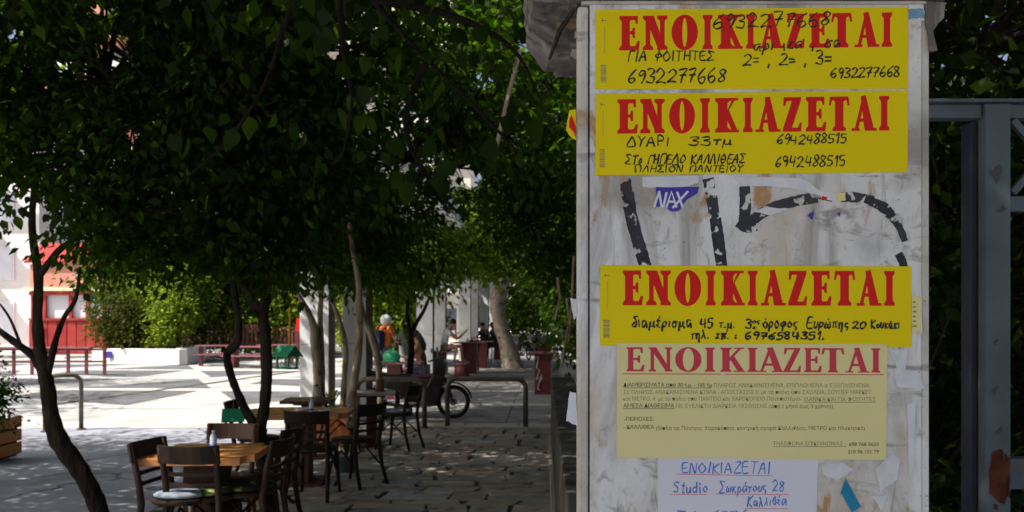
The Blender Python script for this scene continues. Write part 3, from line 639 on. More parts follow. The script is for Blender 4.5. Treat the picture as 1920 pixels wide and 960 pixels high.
# yellow-ish torn note at right
tn = thing('torn_note', 'torn pale yellow note peeling off the right edge of the pillar', 'paper', bp(1716, 590))
ragged('sheet', [(1709, 556), (1727, 556), (1729, 628), (1722, 618), (1710, 630)], .0005, M['pale_yellow'], par=tn, jit=.8)
mb = MB()
for i in range(6): rect_prism(mb, 1711, 565 + i * 9, 1716 + i % 3, 568 + i * 9, .001, .0011)
padd(mb, 'print', M['ink_grey'], par=tn)
st = thing('torn_sticker', 'torn red and yellow sticker flapping at the left edge of the pillar', 'sticker', bp(1072, 235))
ragged('sheet', [(1063, 232), (1068, 206), (1080, 204), (1081, 262), (1072, 258), (1062, 244)], -.004, M['yellow'], par=st, jit=.6)
ragged('print', [(1067, 224), (1072, 215), (1080, 236), (1080, 258), (1075, 246), (1068, 238)], -.003, M['print_red'], par=st, jit=.6)
tp_ = thing('blue_tape', 'small slanted scrap of bright blue tape low on the pillar', 'tape', bp(1594, 925))
ragged('strip', [(1585, 897), (1614, 950), (1596, 960), (1576, 923)], .0012, M['blue_tape'], par=tp_, jit=.4)
# graffiti
def ribbon(mb, pts, wd, off, smooth=True, nib=0, close=False):
    if smooth and len(pts) > 2:
        o_ = []
        n = len(pts)
        for k in range(n - 1):
            p0, p1, p2, p3 = pts[max(k - 1, 0)], pts[k], pts[k + 1], pts[min(k + 2, n - 1)]
            for s in range(6):
                t = s / 6; o_.append(tuple(.5 * ((2 * p1[a]) + (-p0[a] + p2[a]) * t + (2 * p0[a] - 5 * p1[a] + 4 * p2[a] - p3[a]) * t * t + (-p0[a] + 3 * p1[a] - 3 * p2[a] + p3[a]) * t ** 3) for a in (0, 1)))
        pts = o_ + [pts[-1]]
    n = len(pts)
    if not hasattr(wd, '__len__'): wd = [wd] * n
    vs = []; fs = []
    for i, p in enumerate(pts):
        a_, b_ = pts[max(i - 1, 0)], pts[min(i + 1, n - 1)]
        dx, dy = b_[0] - a_[0], b_[1] - a_[1]; L = math.hypot(dx, dy) or 1
        nx, ny = -dy / L, dx / L; h = wd[min(i, len(wd) - 1)] / 2
        ex = (dx / L * h * .6, dy / L * h * .6); sgn = -1 if i == 0 else (1 if i == n - 1 else 0)
        c = (p[0] + ex[0] * sgn, p[1] + ex[1] * sgn); of = off + i * .000004
        vs += [bp(c[0] + nx * h, c[1] + ny * h, of), bp(c[0] - nx * h, c[1] - ny * h, of)]
        if i: fs.append((2 * i - 2, 2 * i - 1, 2 * i + 1, 2 * i))
    mb.add(vs, fs)
z2 = lambda l: [(x / 2.824 + 1080, y / 2.824 + 320) for x, y in l]
gr = thing('graffiti', 'flaking black spray painted tag between the second and third notices', 'graffiti', bp(1420, 420))
for l, wd, m in (([(262, 60), (266, 100), (272, 135)], 19, 'spray_worn'), ([(275, 135), (290, 230), (315, 330), (345, 430), (368, 510)], 21, 'spray'), ([(702, 60), (716, 130), (735, 260)], 19, 'spray_worn'), ([(740, 270), (756, 390), (772, 510)], 20, 'spray'), ([(893, 100), (896, 170), (893, 250)], 19, 'spray_worn'),
              ([(875, 280), (905, 298), (935, 292)], 20, 'spray'), ([(935, 262), (990, 222), (1060, 190), (1110, 175), (1180, 158), (1262, 145)], 18, 'spray_worn'), ([(1420, 140), (1480, 142), (1560, 158)], 17, 'spray_worn'), ([(1540, 155), (1620, 190), (1670, 240), (1712, 300), (1738, 365)], [12 + 6 * math.sin(i / 5) for i in range(17)], 'spray'), ([(1712, 450), (1728, 480), (1735, 510)], 14, 'spray'), ([(1290, 140), (1350, 150), (1400, 145)], 8, 'spray_worn')):
    wd = [(wd[min(i_, len(wd) - 1)] if hasattr(wd, '__len__') else wd) * 1.12 + random.uniform(-1.4, 1.4) for i_ in range(40)]; mb = MB(); ribbon(mb, z2(l), wd, .0004); padd(mb, 'paint_stroke', M[m], par=gr)
ragged('sticker_scrap', z2([(1225, 240), (1262, 205), (1250, 262)]), .0006, M['purple'], par=gr); ragged('sticker_scrap', z2([(1380, 228), (1400, 215), (1396, 244)]), .0006, M['purple'], par=gr, jit=.5)
ragged('sticker_scrap', z2([(1300, 135), (1330, 140), (1325, 158), (1298, 155)]), .0019, M['print_red'], par=gr, jit=.8); ragged('sticker_scrap', z2([(1370, 120), (1425, 115), (1425, 160), (1385, 165)]), .0018, M['pale_yellow'], par=gr, jit=.8)
# purple sticker with white letters
ps = thing('purple_sticker', 'half torn purple sticker with white letters under the second notice', 'sticker', bp(1268, 370))
ragged('sheet', z2([(424, 88), (655, 88), (640, 120), (590, 150), (560, 190), (545, 215), (500, 218), (480, 195), (424, 190)]), .0012, M['purple'], par=ps, jit=.8)
mb = MB()
for i, l in enumerate([[(412, 192), (440, 112)], [(440, 112), (452, 192)], [(478, 118), (462, 192)], [(478, 192), (505, 112), (530, 192)], [(512, 196), (590, 112)], [(535, 116), (562, 190)], [(488, 165), (522, 165)]]): ribbon(mb, z2(l), 4.2, .0018 + .00005 * i, smooth=False)
padd(mb, 'lettering', M['paper'], par=ps)

# ---------------- big serif capitals, one set of outlines for all four headlines
def glyph(ch, st, sf):
    """polygons in unit box (x 0..1, y 0..1); st = heavy stem as share of width, sf = serif thickness"""
    th = st * .66
    def stem(x0, x1, w_, y0=0, y1=1, flare=.28):
        e = (x1 - x0) * flare
        return [(x0 - e, y0), (x0 - e, y0 + sf), (x0, y0 + sf * 2), (x0, y1 - sf * 2), (x0 - e, y1 - sf), (x0 - e, y1), (x1 + e, y1), (x1 + e, y1 - sf), (x1, y1 - sf * 2), (x1, y0 + sf * 2), (x1 + e, y0 + sf), (x1 + e, y0)]
    if ch == 'Ι':
        return [stem(.2, .8, 0, flare=.30)]
    if ch == 'Ε':
        return [stem(.1, .1 + st, 0), [(.1, 1 - sf * 1.3), (.1, 1), (.9, 1), (.9, .76), (.8, .76), (.76, 1 - sf * 1.6)], [(.1, 0), (.1, sf * 1.3), (.78, sf * 1.6), (.88, .27), (1, .27), (.95, 0)], [(.1 + st * .8, .47), (.1 + st * .8, .55), (.6, .56), (.66, .66), (.76, .66), (.76, .36), (.66, .36), (.6, .46)]]
    if ch == 'Ν':
        return [stem(.12, .12 + th * .7, 0, flare=.6), stem(.88 - th * .7, .88, 0, 0.0, 1, .6), [(.08, 1), (.08 + st * .9, 1), (.93, .0), (.93 - st * .72, .0)]]
    if ch == 'Ο':
        out = []; n = 28
        for i in range(n):
            a_, b_ = 2 * math.pi * i / n, 2 * math.pi * (i + 1) / n
            q = []
            for an, s in ((a_, 1), (b_, 1), (b_, 0), (a_, 0)):
                rx, ry = (.5, .52) if s else (.5 - st, .52 - sf * 1.2); q.append((.5 + rx * math.cos(an), .5 + ry * math.sin(an)))
            out.append(q)
        return out
    if ch == 'Κ':
        return [stem(.12, .12 + st, 0), [(.12 + st * .9, .44), (.12 + st * .9, .56), (.72, .95), (.86, .95), (.42, .46)], [(.58, 1 - sf), (.58, 1), (.98, 1), (.98, 1 - sf)], [(.42, .52), (.58, .66), (.97, .04), (.72, .04)], [(.56, 0), (.56, sf), (1.02, sf), (1.02, 0)]]
    if ch == 'Α':
        return [[(.12, .03), (.12 + th * .55, .03), (.56, 1), (.44, 1)], [(.36, 1.0), (.58, 1.03), (.92, .03), (.92 - st * .95, .03)], [(.27, .26), (.30, .36), (.68, .36), (.71, .26)], [(0, 0), (0, sf), (.34, sf), (.34, 0)], [(.54, 0), (.54, sf), (1.02, sf), (1.02, 0)]]
    if ch == 'Ζ':
        return [[(.08, 1), (.96, 1), (.96, 1 - sf * 1.4), (.24, 1 - sf * 1.5), (.16, .74), (.06, .74)], [(.04, 0), (.04, sf * 1.4), (.8, sf * 1.5), (.9, .27), (1, .27), (.96, 0)], [(.04, sf), (.04 + st * 1.1, sf), (.96, 1 - sf), (.96 - st * 1.1, 1 - sf)]]
    if ch == 'Τ':
        return [stem(.5 - st / 2, .5 + st / 2, 0), [(.06, 1), (.94, 1), (1, .74), (.9, .74), (.84, 1 - sf * 1.4), (.16, 1 - sf * 1.4), (.1, .74), (0, .74)]]
def headline(par, boxes, yl, yr, m, off, st=.41, sf=.08):
    """boxes: (x0,x1) per letter in photo px; yl/yr: (top,bottom) at the first and last letter"""
    mb = MB(); xa, xb = boxes[0][0], boxes[-1][1]
    for ch, (x0, x1) in zip('ΕΝΟΙΚΙΑΖΕΤΑΙ', boxes):
        for k, poly in enumerate(glyph(ch, st, sf)):
            pts = []
            for gx, gy in poly:
                x = x0 + (x1 - x0) * gx; t = (x - xa) / (xb - xa); top = yl[0] + (yr[0] - yl[0]) * t; bot = yl[1] + (yr[1] - yl[1]) * t
                pts.append(bp(x, bot + (top - bot) * gy, off + .00003 * (k % 6) if ch != 'Ο' else off))
            mb.add(pts, [tuple(range(len(pts)))])
    return padd(mb, 'headline', m, par=par)
def zx(lst, ox=1080): return [(a_ / 2.824 + ox, b_ / 2.824 + ox) for a_, b_ in lst]
# ---------------- pen strokes
HF = {
 '0': (.6, [[(.3, 1), (.05, .6), (.1, .1), (.35, 0), (.58, .4), (.5, .9), (.3, 1)]]), '1': (.35, [[(.05, .75), (.25, 1), (.22, 0)]]), '2': (.6, [[(.05, .8), (.3, 1), (.52, .75), (.3, .35), (.02, .03), (.3, .06), (.6, .02)]]),
 '3': (.55, [[(.05, .92), (.35, 1), (.48, .75), (.2, .53), (.5, .35), (.4, .02), (.02, .08)]]), '4': (.6, [[(.1, 1), (.05, .45), (.55, .45)], [(.45, .9), (.42, 0)]]), '5': (.55, [[(.5, 1), (.12, .96), (.1, .58), (.42, .55), (.48, .2), (.25, 0), (.02, .06)]]),
 '6': (.55, [[(.45, 1), (.1, .6), (.04, .2), (.25, 0), (.48, .2), (.35, .45), (.08, .3)]]), '7': (.55, [[(.02, .95), (.5, .98), (.3, .5), (.2, 0)], [(.12, .5), (.48, .53)]]), '8': (.55, [[(.45, .85), (.25, 1), (.08, .8), (.45, .3), (.25, 0), (.04, .22), (.4, .65), (.45, .88)]]), '9': (.5, [[(.45, .85), (.2, 1), (.05, .75), (.2, .52), (.45, .8), (.4, .3), (.3, 0)]]),
 'Α': (.65, [[(0, 0), (.3, 1), (.55, 0)], [(.12, .38), (.5, .4)]]), 'Γ': (.5, [[(.05, 0), (.08, .98), (.48, 1)]]), 'Δ': (.65, [[(.3, 1), (.02, .03), (.6, 0), (.3, 1)]]), 'Ε': (.5, [[(.45, 1), (.06, .96), (.05, .02), (.48, 0)], [(.06, .5), (.4, .52)]]),
 'Ζ': (.55, [[(.05, .97), (.5, 1), (.04, .02), (.54, 0)]]), 'Η': (.6, [[(.05, 1), (.06, 0)], [(.5, 1), (.52, 0)], [(.05, .5), (.5, .53)]]), 'Θ': (.65, [[(.3, 1), (.04, .55), (.3, 0), (.58, .5), (.3, 1)], [(.1, .5), (.5, .5)]]), 'Ι': (.22, [[(.1, 1), (.1, 0)]]),
 'Κ': (.55, [[(.06, 1), (.06, 0)], [(.5, 1), (.1, .48), (.54, 0)]]), 'Λ': (.6, [[(.02, 0), (.28, 1), (.55, 0)]]), 'Ν': (.6, [[(.05, 0), (.08, 1), (.48, 0), (.52, 1)]]), 'Ο': (.65, [[(.3, 1), (.03, .55), (.3, 0), (.6, .5), (.3, 1)]]), 'Π': (.62, [[(.07, 0), (.07, .96), (.53, 1), (.55, 0)]]),
 'Ρ': (.5, [[(.06, 0), (.06, 1), (.42, .85), (.38, .55), (.06, .48)]]), 'Σ': (.6, [[(.55, .95), (.05, 1), (.35, .52), (.02, .02), (.6, .0)]]), 'Τ': (.55, [[(0, 1), (.55, .98)], [(.28, 1), (.27, 0)]]), 'Υ': (.55, [[(.02, 1), (.26, .5)], [(.52, 1), (.26, .5), (.2, 0)]]), 'Φ': (.6, [[(.3, .82), (.05, .5), (.3, .25), (.56, .55), (.3, .82)], [(.32, 1.1), (.28, -.1)]]),
 'S': (.55, [[(.5, .9), (.28, 1), (.06, .78), (.4, .45), (.38, .08), (.02, .06)]]), 't': (.35, [[(.18, .95), (.14, .1), (.3, .02)], [(.0, .62), (.34, .64)]]), 'u': (.42, [[(.04, .55), (.06, .08), (.3, .08), (.34, .55), (.38, .02)]]), 'd': (.45, [[(.34, .5), (.08, .4), (.1, .02), (.34, .15), (.38, 1), (.4, .02)]]), 'i': (.2, [[(.08, .55), (.1, .02)], [(.1, .75), (.11, .8)]]),
 'α': (.5, [[(.42, .55), (.15, .55), (.04, .25), (.18, .02), (.38, .4), (.44, .0)]]), 'ε': (.38, [[(.34, .52), (.1, .55), (.2, .32), (.04, .12), (.34, .02)]]), 'έ': (.38, [[(.34, .52), (.1, .55), (.2, .32), (.04, .12), (.34, .02)], [(.2, .75), (.28, .92)]]), 'δ': (.45, [[(.4, .95), (.1, .9), (.36, .5), (.3, .05), (.06, .15), (.15, .5), (.36, .45)]]),
 'η': (.45, [[(.04, .55), (.08, 0)], [(.08, .4), (.3, .55), (.34, -.3)]]), 'ι': (.2, [[(.08, .58), (.1, .02)]]), 'θ': (.4, [[(.2, .9), (.04, .45), (.2, .0), (.36, .45), (.2, .9)], [(.06, .45), (.34, .46)]]), 'κ': (.42, [[(.06, .6), (.06, 0)], [(.36, .58), (.1, .3), (.38, .02)]]), 'λ': (.42, [[(.08, .95), (.36, 0)], [(.2, .5), (.02, 0)]]), 'μ': (.52, [[(.02, -.3), (.08, .55), (.1, .1), (.34, .12), (.38, .56), (.42, .06), (.48, .04)]]),
 'ν': (.4, [[(.04, .58), (.16, .02), (.36, .55)]]), 'ο': (.42, [[(.2, .58), (.04, .3), (.2, .02), (.38, .3), (.2, .58)]]), 'ό': (.42, [[(.2, .58), (.04, .3), (.2, .02), (.38, .3), (.2, .58)], [(.2, .76), (.28, .92)]]), 'π': (.48, [[(.0, .55), (.46, .57)], [(.14, .55), (.1, 0)], [(.34, .55), (.36, .02)]]), 'ρ': (.42, [[(.02, -.35), (.08, .4), (.24, .58), (.38, .3), (.2, .04), (.08, .15)]]),
 'σ': (.5, [[(.48, .56), (.2, .55), (.05, .25), (.22, .02), (.38, .25), (.28, .54)]]), 'ς': (.38, [[(.34, .55), (.1, .5), (.06, .22), (.28, .06), (.24, -.2)]]), 'τ': (.4, [[(.0, .56), (.38, .58)], [(.2, .56), (.18, .0)]]), 'υ': (.4, [[(.04, .58), (.08, .06), (.28, .08), (.34, .56)]]), 'φ': (.5, [[(.22, .56), (.04, .3), (.22, .04), (.44, .3), (.28, .6), (.22, -.3)]]), 'ψ': (.5, [[(.04, .58), (.12, .1), (.4, .12), (.44, .58)], [(.26, .8), (.22, -.3)]]),
 'ω': (.55, [[(.1, .56), (.04, .1), (.24, .1), (.26, .4), (.3, .06), (.5, .12), (.44, .56)]]), 'ώ': (.55, [[(.1, .56), (.04, .1), (.24, .1), (.26, .4), (.3, .06), (.5, .12), (.44, .56)], [(.28, .74), (.34, .92)]]), 'ά': (.5, [[(.42, .55), (.15, .55), (.04, .25), (.18, .02), (.38, .4), (.44, .0)], [(.24, .74), (.3, .9)]]),
 '.': (.18, [[(.06, .04), (.09, .02)]]), ',': (.2, [[(.1, .05), (.04, -.25)]]), ':': (.2, [[(.08, .42), (.1, .44)], [(.08, .06), (.1, .04)]]), '=': (.5, [[(.04, .5), (.42, .52)], [(.04, .22), (.44, .24)]]), ' ': (.4, []), '-': (.3, [[(.02, .4), (.28, .42)]]),
}
def pen(mb, text, x0, x1, yb, h, wd=2.6, off=.0014, yb2=None, gap=.12, jit=.055, slant=.08):
    text = text.replace('o', 'ο').replace('ε ', 'ε '); tot = sum(HF[c][0] + gap for c in text) - gap; sx = (x1 - x0) / tot; x = x0
    yb2 = yb if yb2 is None else yb2
    for c in text:
        wc, strokes = HF[c]; s_ = 1 + random.uniform(-.08, .08)
        bl = yb + (yb2 - yb) * (x - x0) / max(1, x1 - x0) + random.uniform(-1, 1) * h * .04
        cs_ = slant + random.uniform(-.09, .09); ph_ = random.uniform(0, 6)
        for sti, stp in enumerate(strokes):
            pts = [(x + (px_ + cs_ * py_) * sx + random.uniform(-jit, jit) * h * .5, bl - (py_ * s_ + random.uniform(-jit, jit)) * h) for px_, py_ in stp]
            ribbon(mb, pts, [wd * (1.15 + .32 * math.sin(i_ * .55 + ph_)) for i_ in range(60)], off + .00006 * sti + random.uniform(0, .00004))
        x += (wc + gap) * sx
    mb.cuts = getattr(mb, 'cuts', []) + [(len(mb.v), len(mb.f))]
def barcode(par, x0, y0, x1, y1, off):
    mb = MB(); y = y0
    while y < y1:
        hh = random.choice([.8, 1.2, 1.8]); rect_prism(mb, x0, y, x1, y + hh, off, off + .00002); y += hh + random.choice([.8, 1.3])
    padd(mb, 'barcode', M['ink_grey'], par=par)
    mb = MB(); rect_prism(mb, (x0 + x1) / 2 + 1, y0 - 72, (x0 + x1) / 2 + 1.8, y0 - 22, off, off + .00002); rect_prism(mb, x0 + 1, y0 - 84, x1, y0 - 82.6, off, off + .00002); rect_prism(mb, x0 + 3, y0 - 88, x0 + 4.2, y0 - 80, off, off + .00002)
    padd(mb, 'print_line', M['ink_grey'], par=par)
def sheetpart(par, q, off, m, th=.0003):
    # sheet with faintly uneven edges
    pts = []
    for i in range(4):
        a_, b_ = q[i], q[(i + 1) % 4]
        for s in range(6):
            t = s / 6; w_ = 0 if s == 0 else random.uniform(-.35, .35); pts.append((a_[0] + (b_[0] - a_[0]) * t + (w_ if i % 2 else 0), a_[1] + (b_[1] - a_[1]) * t + (0 if i % 2 else w_)))
    return padd(MB().prism([bp(x, y, off) for x, y in pts], (0, -th, 0)), 'sheet', m, par=par)
random.seed(3)
n1 = thing('rental_sticker', 'topmost yellow rental sticker with phone numbers scrawled across its red headline', 'sticker', bp(1410, 90), group='yellow rental stickers on the pillar')
sheetpart(n1, [(1117, 19), (1703, 13), (1702, 166.5), (1116, 167.5)], .0006, M['yellow'])
headline(n1, zx([(230, 338), (352, 485), (505, 645), (668, 724), (750, 880), (898, 950), (965, 1098), (1110, 1210), (1235, 1340), (1350, 1462), (1473, 1602), (1616, 1674)]), (30.5, 95), (23.5, 88), M['print_red'], .00095)
mb = MB(); o_ = .0012
pen(mb, 'ΓΙΑ ΦΟΙΤΗΤΕΣ', 1177, 1338, 115, 17, 2.4, o_, 113); pen(mb, '6932277668', 1176, 1360, 155, 26, 2.6, o_, 155); pen(mb, '6932277668', 1557, 1686, 147, 19, 2.4, o_, 144)
pen(mb, '6932277668', 1336, 1556, 54, 26, 2.4, .0013, 48); pen(mb, '2= , 2= , 3=', 1392, 1558, 124, 24, 2.4, .0013, 120); pen(mb, 'αρι ιεα , σα', 1412, 1575, 96, 22, 2.2, .00145, 88); padd(mb, 'handwriting', M['ink'], par=n1)
barcode(n1, 1126, 122, 1137, 154, .00095)
n2 = thing('rental_sticker', 'second yellow rental sticker from the top, four handwritten lines under its headline', 'sticker', bp(1410, 248), group='yellow rental stickers on the pillar')
sheetpart(n2, [(1117, 176.5), (1702, 169.5), (1701, 323), (1116, 329)], .0006, M['yellow'])
headline(n2, zx([(220, 328), (338, 470), (492, 630), (655, 710), (735, 860), (882, 936), (950, 1080), (1090, 1195), (1217, 1325), (1337, 1448), (1458, 1588), (1602, 1659)]), (186.5, 251), (180, 245), M['print_red'], .00095)
mb = MB(); pen(mb, 'ΔΥΑΡΙ', 1175, 1254, 274, 18, 2.4, o_); pen(mb, '33τμ', 1290, 1372, 272, 17, 2.4, o_); pen(mb, '6942488515', 1456, 1586, 271, 18, 2.3, o_, 268)
pen(mb, 'ΣΤο ΓΗΠΕΔΟ ΚΑΛΛΙΘΕΑΣ', 1172, 1396, 308, 17, 2.3, o_, 306, slant=.2); pen(mb, 'ΠΛΗΣΙΟΝ ΠΑΝΤΕΙΟΥ', 1190, 1392, 323, 12, 2.1, o_, 322); pen(mb, '6942488515', 1453, 1584, 313, 19, 2.3, o_, 311); padd(mb, 'handwriting', M['ink'], par=n2)
barcode(n2, 1124, 280, 1134, 314, .00095)
n3 = thing('rental_sticker', 'third yellow rental sticker, below the black graffiti, with neat lower-case handwriting', 'sticker', bp(1415, 573), group='yellow rental stickers on the pillar')
sheetpart(n3, [(1125, 497.5), (1708, 499.5), (1708, 651), (1125, 647.5)], .0008, M['yellow'])
headline(n3, zx([(248, 355), (370, 502), (520, 662), (685, 740), (765, 890), (908, 962), (977, 1106), (1118, 1223), (1247, 1352), (1364, 1477), (1484, 1613), (1629, 1687)]), (507, 572.5), (508, 573.5), M['print_red'], .00115)
mb = MB(); o_ = .0014; pen(mb, 'διαμέρισμα', 1184, 1297, 614, 22, 2.8, o_); pen(mb, '45 τ.μ.', 1313, 1378, 615, 19, 2.8, o_); pen(mb, '3', 1397, 1408, 615, 17, 2.8, o_); pen(mb, 'ος', 1410, 1424, 606, 9, 2.2, o_); pen(mb, 'ε', 1410, 1418, 617, 7, 1.8, o_)
pen(mb, 'όροφος', 1430, 1494, 615, 20, 2.8, o_); pen(mb, 'Ευρώπης', 1512, 1590, 615, 19, 2.8, o_); pen(mb, '20', 1598, 1622, 616, 13, 2.8, o_); pen(mb, 'Κουκάκι', 1632, 1686, 615, 16, 2.6, o_, 616)
pen(mb, 'τηλ. επ.', 1294, 1366, 635, 17, 2.8, o_); pen(mb, ':', 1377, 1381, 634, 12, 3, o_); pen(mb, '6976584351.', 1396, 1545, 636, 13, 3, o_); padd(mb, 'handwriting', M['ink'], par=n3)
barcode(n3, 1131, 600, 1143, 633, .00115)
# pale printed notice
n4 = thing('printed_notice', 'pale yellow printed notice with a wine red headline and small print, below the yellow stickers', 'notice', bp(1410, 752))
sheetpart(n4, [(1156, 643), (1663, 645.5), (1661, 862), (1156, 858)], .0013, M['pale_yellow'])
headline(n4, zx([(265, 362), (378, 514), (524, 663), (680, 736), (757, 892), (905, 960), (956, 1102), (1094, 1190), (1205, 1300), (1297, 1420), (1424, 1550), (1560, 1611)]), (651, 696), (653, 698.6), M['print_wine'], .0017, .29, .05)
mb = MB(); mb.prism([bp(1168, 700, .0017), bp(1655, 701.6, .0017), bp(1655, 703.2, .0017), bp(1168, 701.6, .0017)], (0, -.00002, 0)); padd(mb, 'underline', M['print_wine'], par=n4)
def typed(par, text, x0, x1, yb, h, m, off, bold=0, under=False):
    c = bpy.data.curves.new('t', 'FONT'); c.body = text; c.size = 1; c.offset = bold; c.resolution_u = 2
    o = bpy.data.objects.new('t', c); COL.objects.link(o); dg = bpy.context.evaluated_depsgraph_get()
    me = bpy.data.meshes.new_from_object(o.evaluated_get(dg)); bpy.data.objects.remove(o); bpy.data.curves.remove(c)
    vs = [v.co.copy() for v in me.vertices]; xs = [v.x for v in vs]; a_, b_ = min(xs), max(xs)
    base = Vector(par.location)
    for v, q in zip(me.vertices, vs): v.co = bp(x0 + (q.x - a_) / (b_ - a_) * (x1 - x0), yb - q.y / .73 * h, off) - base
    me.materials.clear(); me.materials.append(m); ob = bpy.data.objects.new('print', me); COL.objects.link(ob); ob.parent = par; me.name = 'print'
    if under:
        mb = MB(); mb.prism([bp(x0, yb + 1.6, off), bp(x1, yb + 1.6, off), bp(x1, yb + 2.6, off), bp(x0, yb + 2.6, off)], (0, -.00002, 0)); padd(mb, 'underline', m, par=par)
of = .0017
typed(n4, 'ΔΙΑΜΕΡΙΣΜΑΤΑ απο 30 τ.μ. - 105 τμ', 1168.5, 1334, 725, 7.5, M['ink_bold'], of, .012, True); typed(n4, 'ΠΛΗΡΩΣ ΑΝΑΚΑΙΝΙΣΜΕΝΑ, ΕΠΙΠΛΩΜΕΝΑ & ΕΞΟΠΛΙΣΜΕΝΑ', 1338, 1629, 726, 7.5, M['ink_grey'], of)
typed(n4, 'ΣΕ ΠΛΗΡΩΣ ΑΝΑΚΑΙΝΙΣΜΕΝΑ ΚΤΙΡΙΑ - ΑΠΟΣΤΑΣΕΙΣ 5΄ με τα πόδια απο ΣΧΟΛΕΙΑ, ΣΟΥΠΕΡ ΜΑΡΚΕΤ', 1168.5, 1633, 738.5, 7.5, M['ink_grey'], of)
typed(n4, 'και ΜΕΤΡΟ, 4΄ με τα πόδια απο ΠΑΝΤΕΙΟ και ΧΑΡΟΚΟΠΕΙΟ Πανεπιστήμιο-', 1168.5, 1502, 751, 7.5, M['ink_grey'], of); typed(n4, 'ΙΔΑΝΙΚΑ ΚΑΙ ΓΙΑ ΦΟΙΤΗΤΕΣ', 1507, 1641, 752, 7.5, M['ink_grey'], of, 0, True)
typed(n4, 'ΑΜΕΣΑ ΔΙΑΘΕΣΙΜΑ', 1168.5, 1264, 764, 7.5, M['ink_bold'], of, .012, True); typed(n4, 'ΜΕ ΕΥΕΛΙΚΤΗ ΔΙΑΡΚΕΙΑ ΜΙΣΘΩΣΗΣ', 1267, 1438, 764.5, 7.5, M['ink_grey'], of); typed(n4, '(από 1 μήνα έως 3 χρόνια)', 1442, 1561, 765, 7.5, M['ink_bold'], of)
typed(n4, '-ΠΕΡΙΟΧΕΣ:', 1170, 1226, 789, 7.5, M['ink_bold'], of, .008); typed(n4, '- ΚΑΛΛΙΘΕΑ', 1168.5, 1226, 804, 7.5, M['ink_bold'], of, .01)
typed(n4, '(δίπλα σε Πάντειο, Χαροκόπειο, κεντρική αγορά Καλλιθέας, ΜΕΤΡΟ και Ηλεκτρικό)', 1230, 1621, 806, 7.5, M['ink_bold'], of)
typed(n4, 'ΤΗΛΕΦΩΝΑ ΕΠΙΚΟΙΝΩΝΙΑΣ :', 1449, 1585, 835, 7.5, M['ink_grey'], of, 0, True); typed(n4, '698 768 0620', 1591, 1647, 836, 7, M['ink_bold'], of, .014); typed(n4, '210 36 151 79', 1589, 1647, 850, 7, M['ink_bold'], of, .014)
# handwritten white note
n5 = thing('handwritten_note', 'white paper note written in blue pen at the bottom of the pillar', 'notice', bp(1385, 930))
sheetpart(n5, [(1233, 850), (1534, 852), (1526, 1085), (1233, 1088)], .0006, M['paper'])
mb = MB(); o_ = .0010; pen(mb, 'ΕΝΟΙΚΙΑΖΕΤΑΙ', 1278, 1444, 887, 20, 2.1, o_); pen(mb, 'Studio', 1262, 1326, 924, 22, 2.0, o_); pen(mb, 'Σωκράτους 28', 1348, 1470, 924, 20, 2.0, o_, 921); pen(mb, 'Καλλιθέα', 1400, 1474, 950, 18, 2.0, o_, 946); pen(mb, 'Τηλ. 6976', 1268, 1400, 975, 18, 2.0, o_)
padd(mb, 'handwriting', M['ink_blue'], par=n5)
mb = MB(); ribbon(mb, [(1269, 889), (1448, 892)], 1.3, o_, False); ribbon(mb, [(1257, 927), (1325, 927)], 1.3, o_, False); ribbon(mb, [(1342, 926), (1478, 927)], 1.3, o_, False); ribbon(mb, [(1397, 953), (1476, 954)], 1.3, o_, False); padd(mb, 'underline', M['ink_red'], par=n5)

# ------------------------------------------------------------------ gate on the right
gt = thing('metal_gate', 'chipped blue grey steel gate with a rusty upright, right of the pillar', 'gate', (P(1870, 605, 2.6).x, 2.6, 0))
def gadd(mb, name, m, bevel=.002):
    b_ = Vector(gt.location); mb.v = [tuple(Vector(v) - b_) for v in mb.v]; return mb.build(name, m, gt, bevel=bevel)
zg = CAMH - (197 - 605) / 1600 * 2.6
def gbar(x0, y0, x1, y1, d0, d1):
    a_, b_ = P(x0, y0, 2.6), P(x1, y1, 2.6); return MB().box(((a_.x + b_.x) / 2, (d0 + d1) / 2, (a_.z + b_.z) / 2), (abs(b_.x - a_.x), abs(d1 - d0), abs(a_.z - b_.z)))
gadd(gbar(1848, 194, 1895, 1600, 2.6, 2.68), 'post', M['blue_steel'])
gadd(gbar(1834, 222, 1845, 1600, 2.64, 2.70), 'stile', mat('dark blue paint', (.018, .02, .035), (.03, .033, .05), .5, 8))
gadd(gbar(1735, 186, 2250, 192, 2.59, 2.7), 'flange', M['blue_steel']); gadd(gbar(1735, 193, 1846, 219, 2.615, 2.66), 'rail', M['blue_steel']); gadd(gbar(1897, 193, 2250, 219, 2.615, 2.66), 'rail', M['blue_steel'])
gadd(gbar(1897, 862, 2250, 920, 2.62, 2.67), 'rail', M['blue_steel']); gadd(gbar(1897, 365, 2250, 394, 2.63, 2.66), 'rail', M['blue_steel'])
def strut(p, q, wd):
    a_, b_ = P(*p, 2.63), P(*q, 2.63); m_ = (a_ + b_) / 2; an = math.atan2(b_.z - a_.z, b_.x - a_.x)
    return MB().box(m_, ((b_ - a_).length, .02, wd), M=Matrix.Rotation(-an, 3, 'Y'))
gadd(strut((1897, 226), (1990, 330), .022), 'brace', M['blue_steel']); gadd(strut((1897, 362), (1990, 258), .022), 'brace', M['blue_steel'])
random.seed(5)
def gpatch(pts, m, nm):
    out = []
    for i in range(len(pts)):
        a_, b_ = pts[i], pts[(i + 1) % len(pts)]
        for s in range(4): out.append((a_[0] + (b_[0] - a_[0]) * s / 4 + random.uniform(-1.3, 1.3), a_[1] + (b_[1] - a_[1]) * s / 4 + random.uniform(-1.3, 1.3)))
    return gadd(MB().prism([P(x, y, 2.5992) for x, y in out], (0, -.0006, 0)), nm, m, 0)
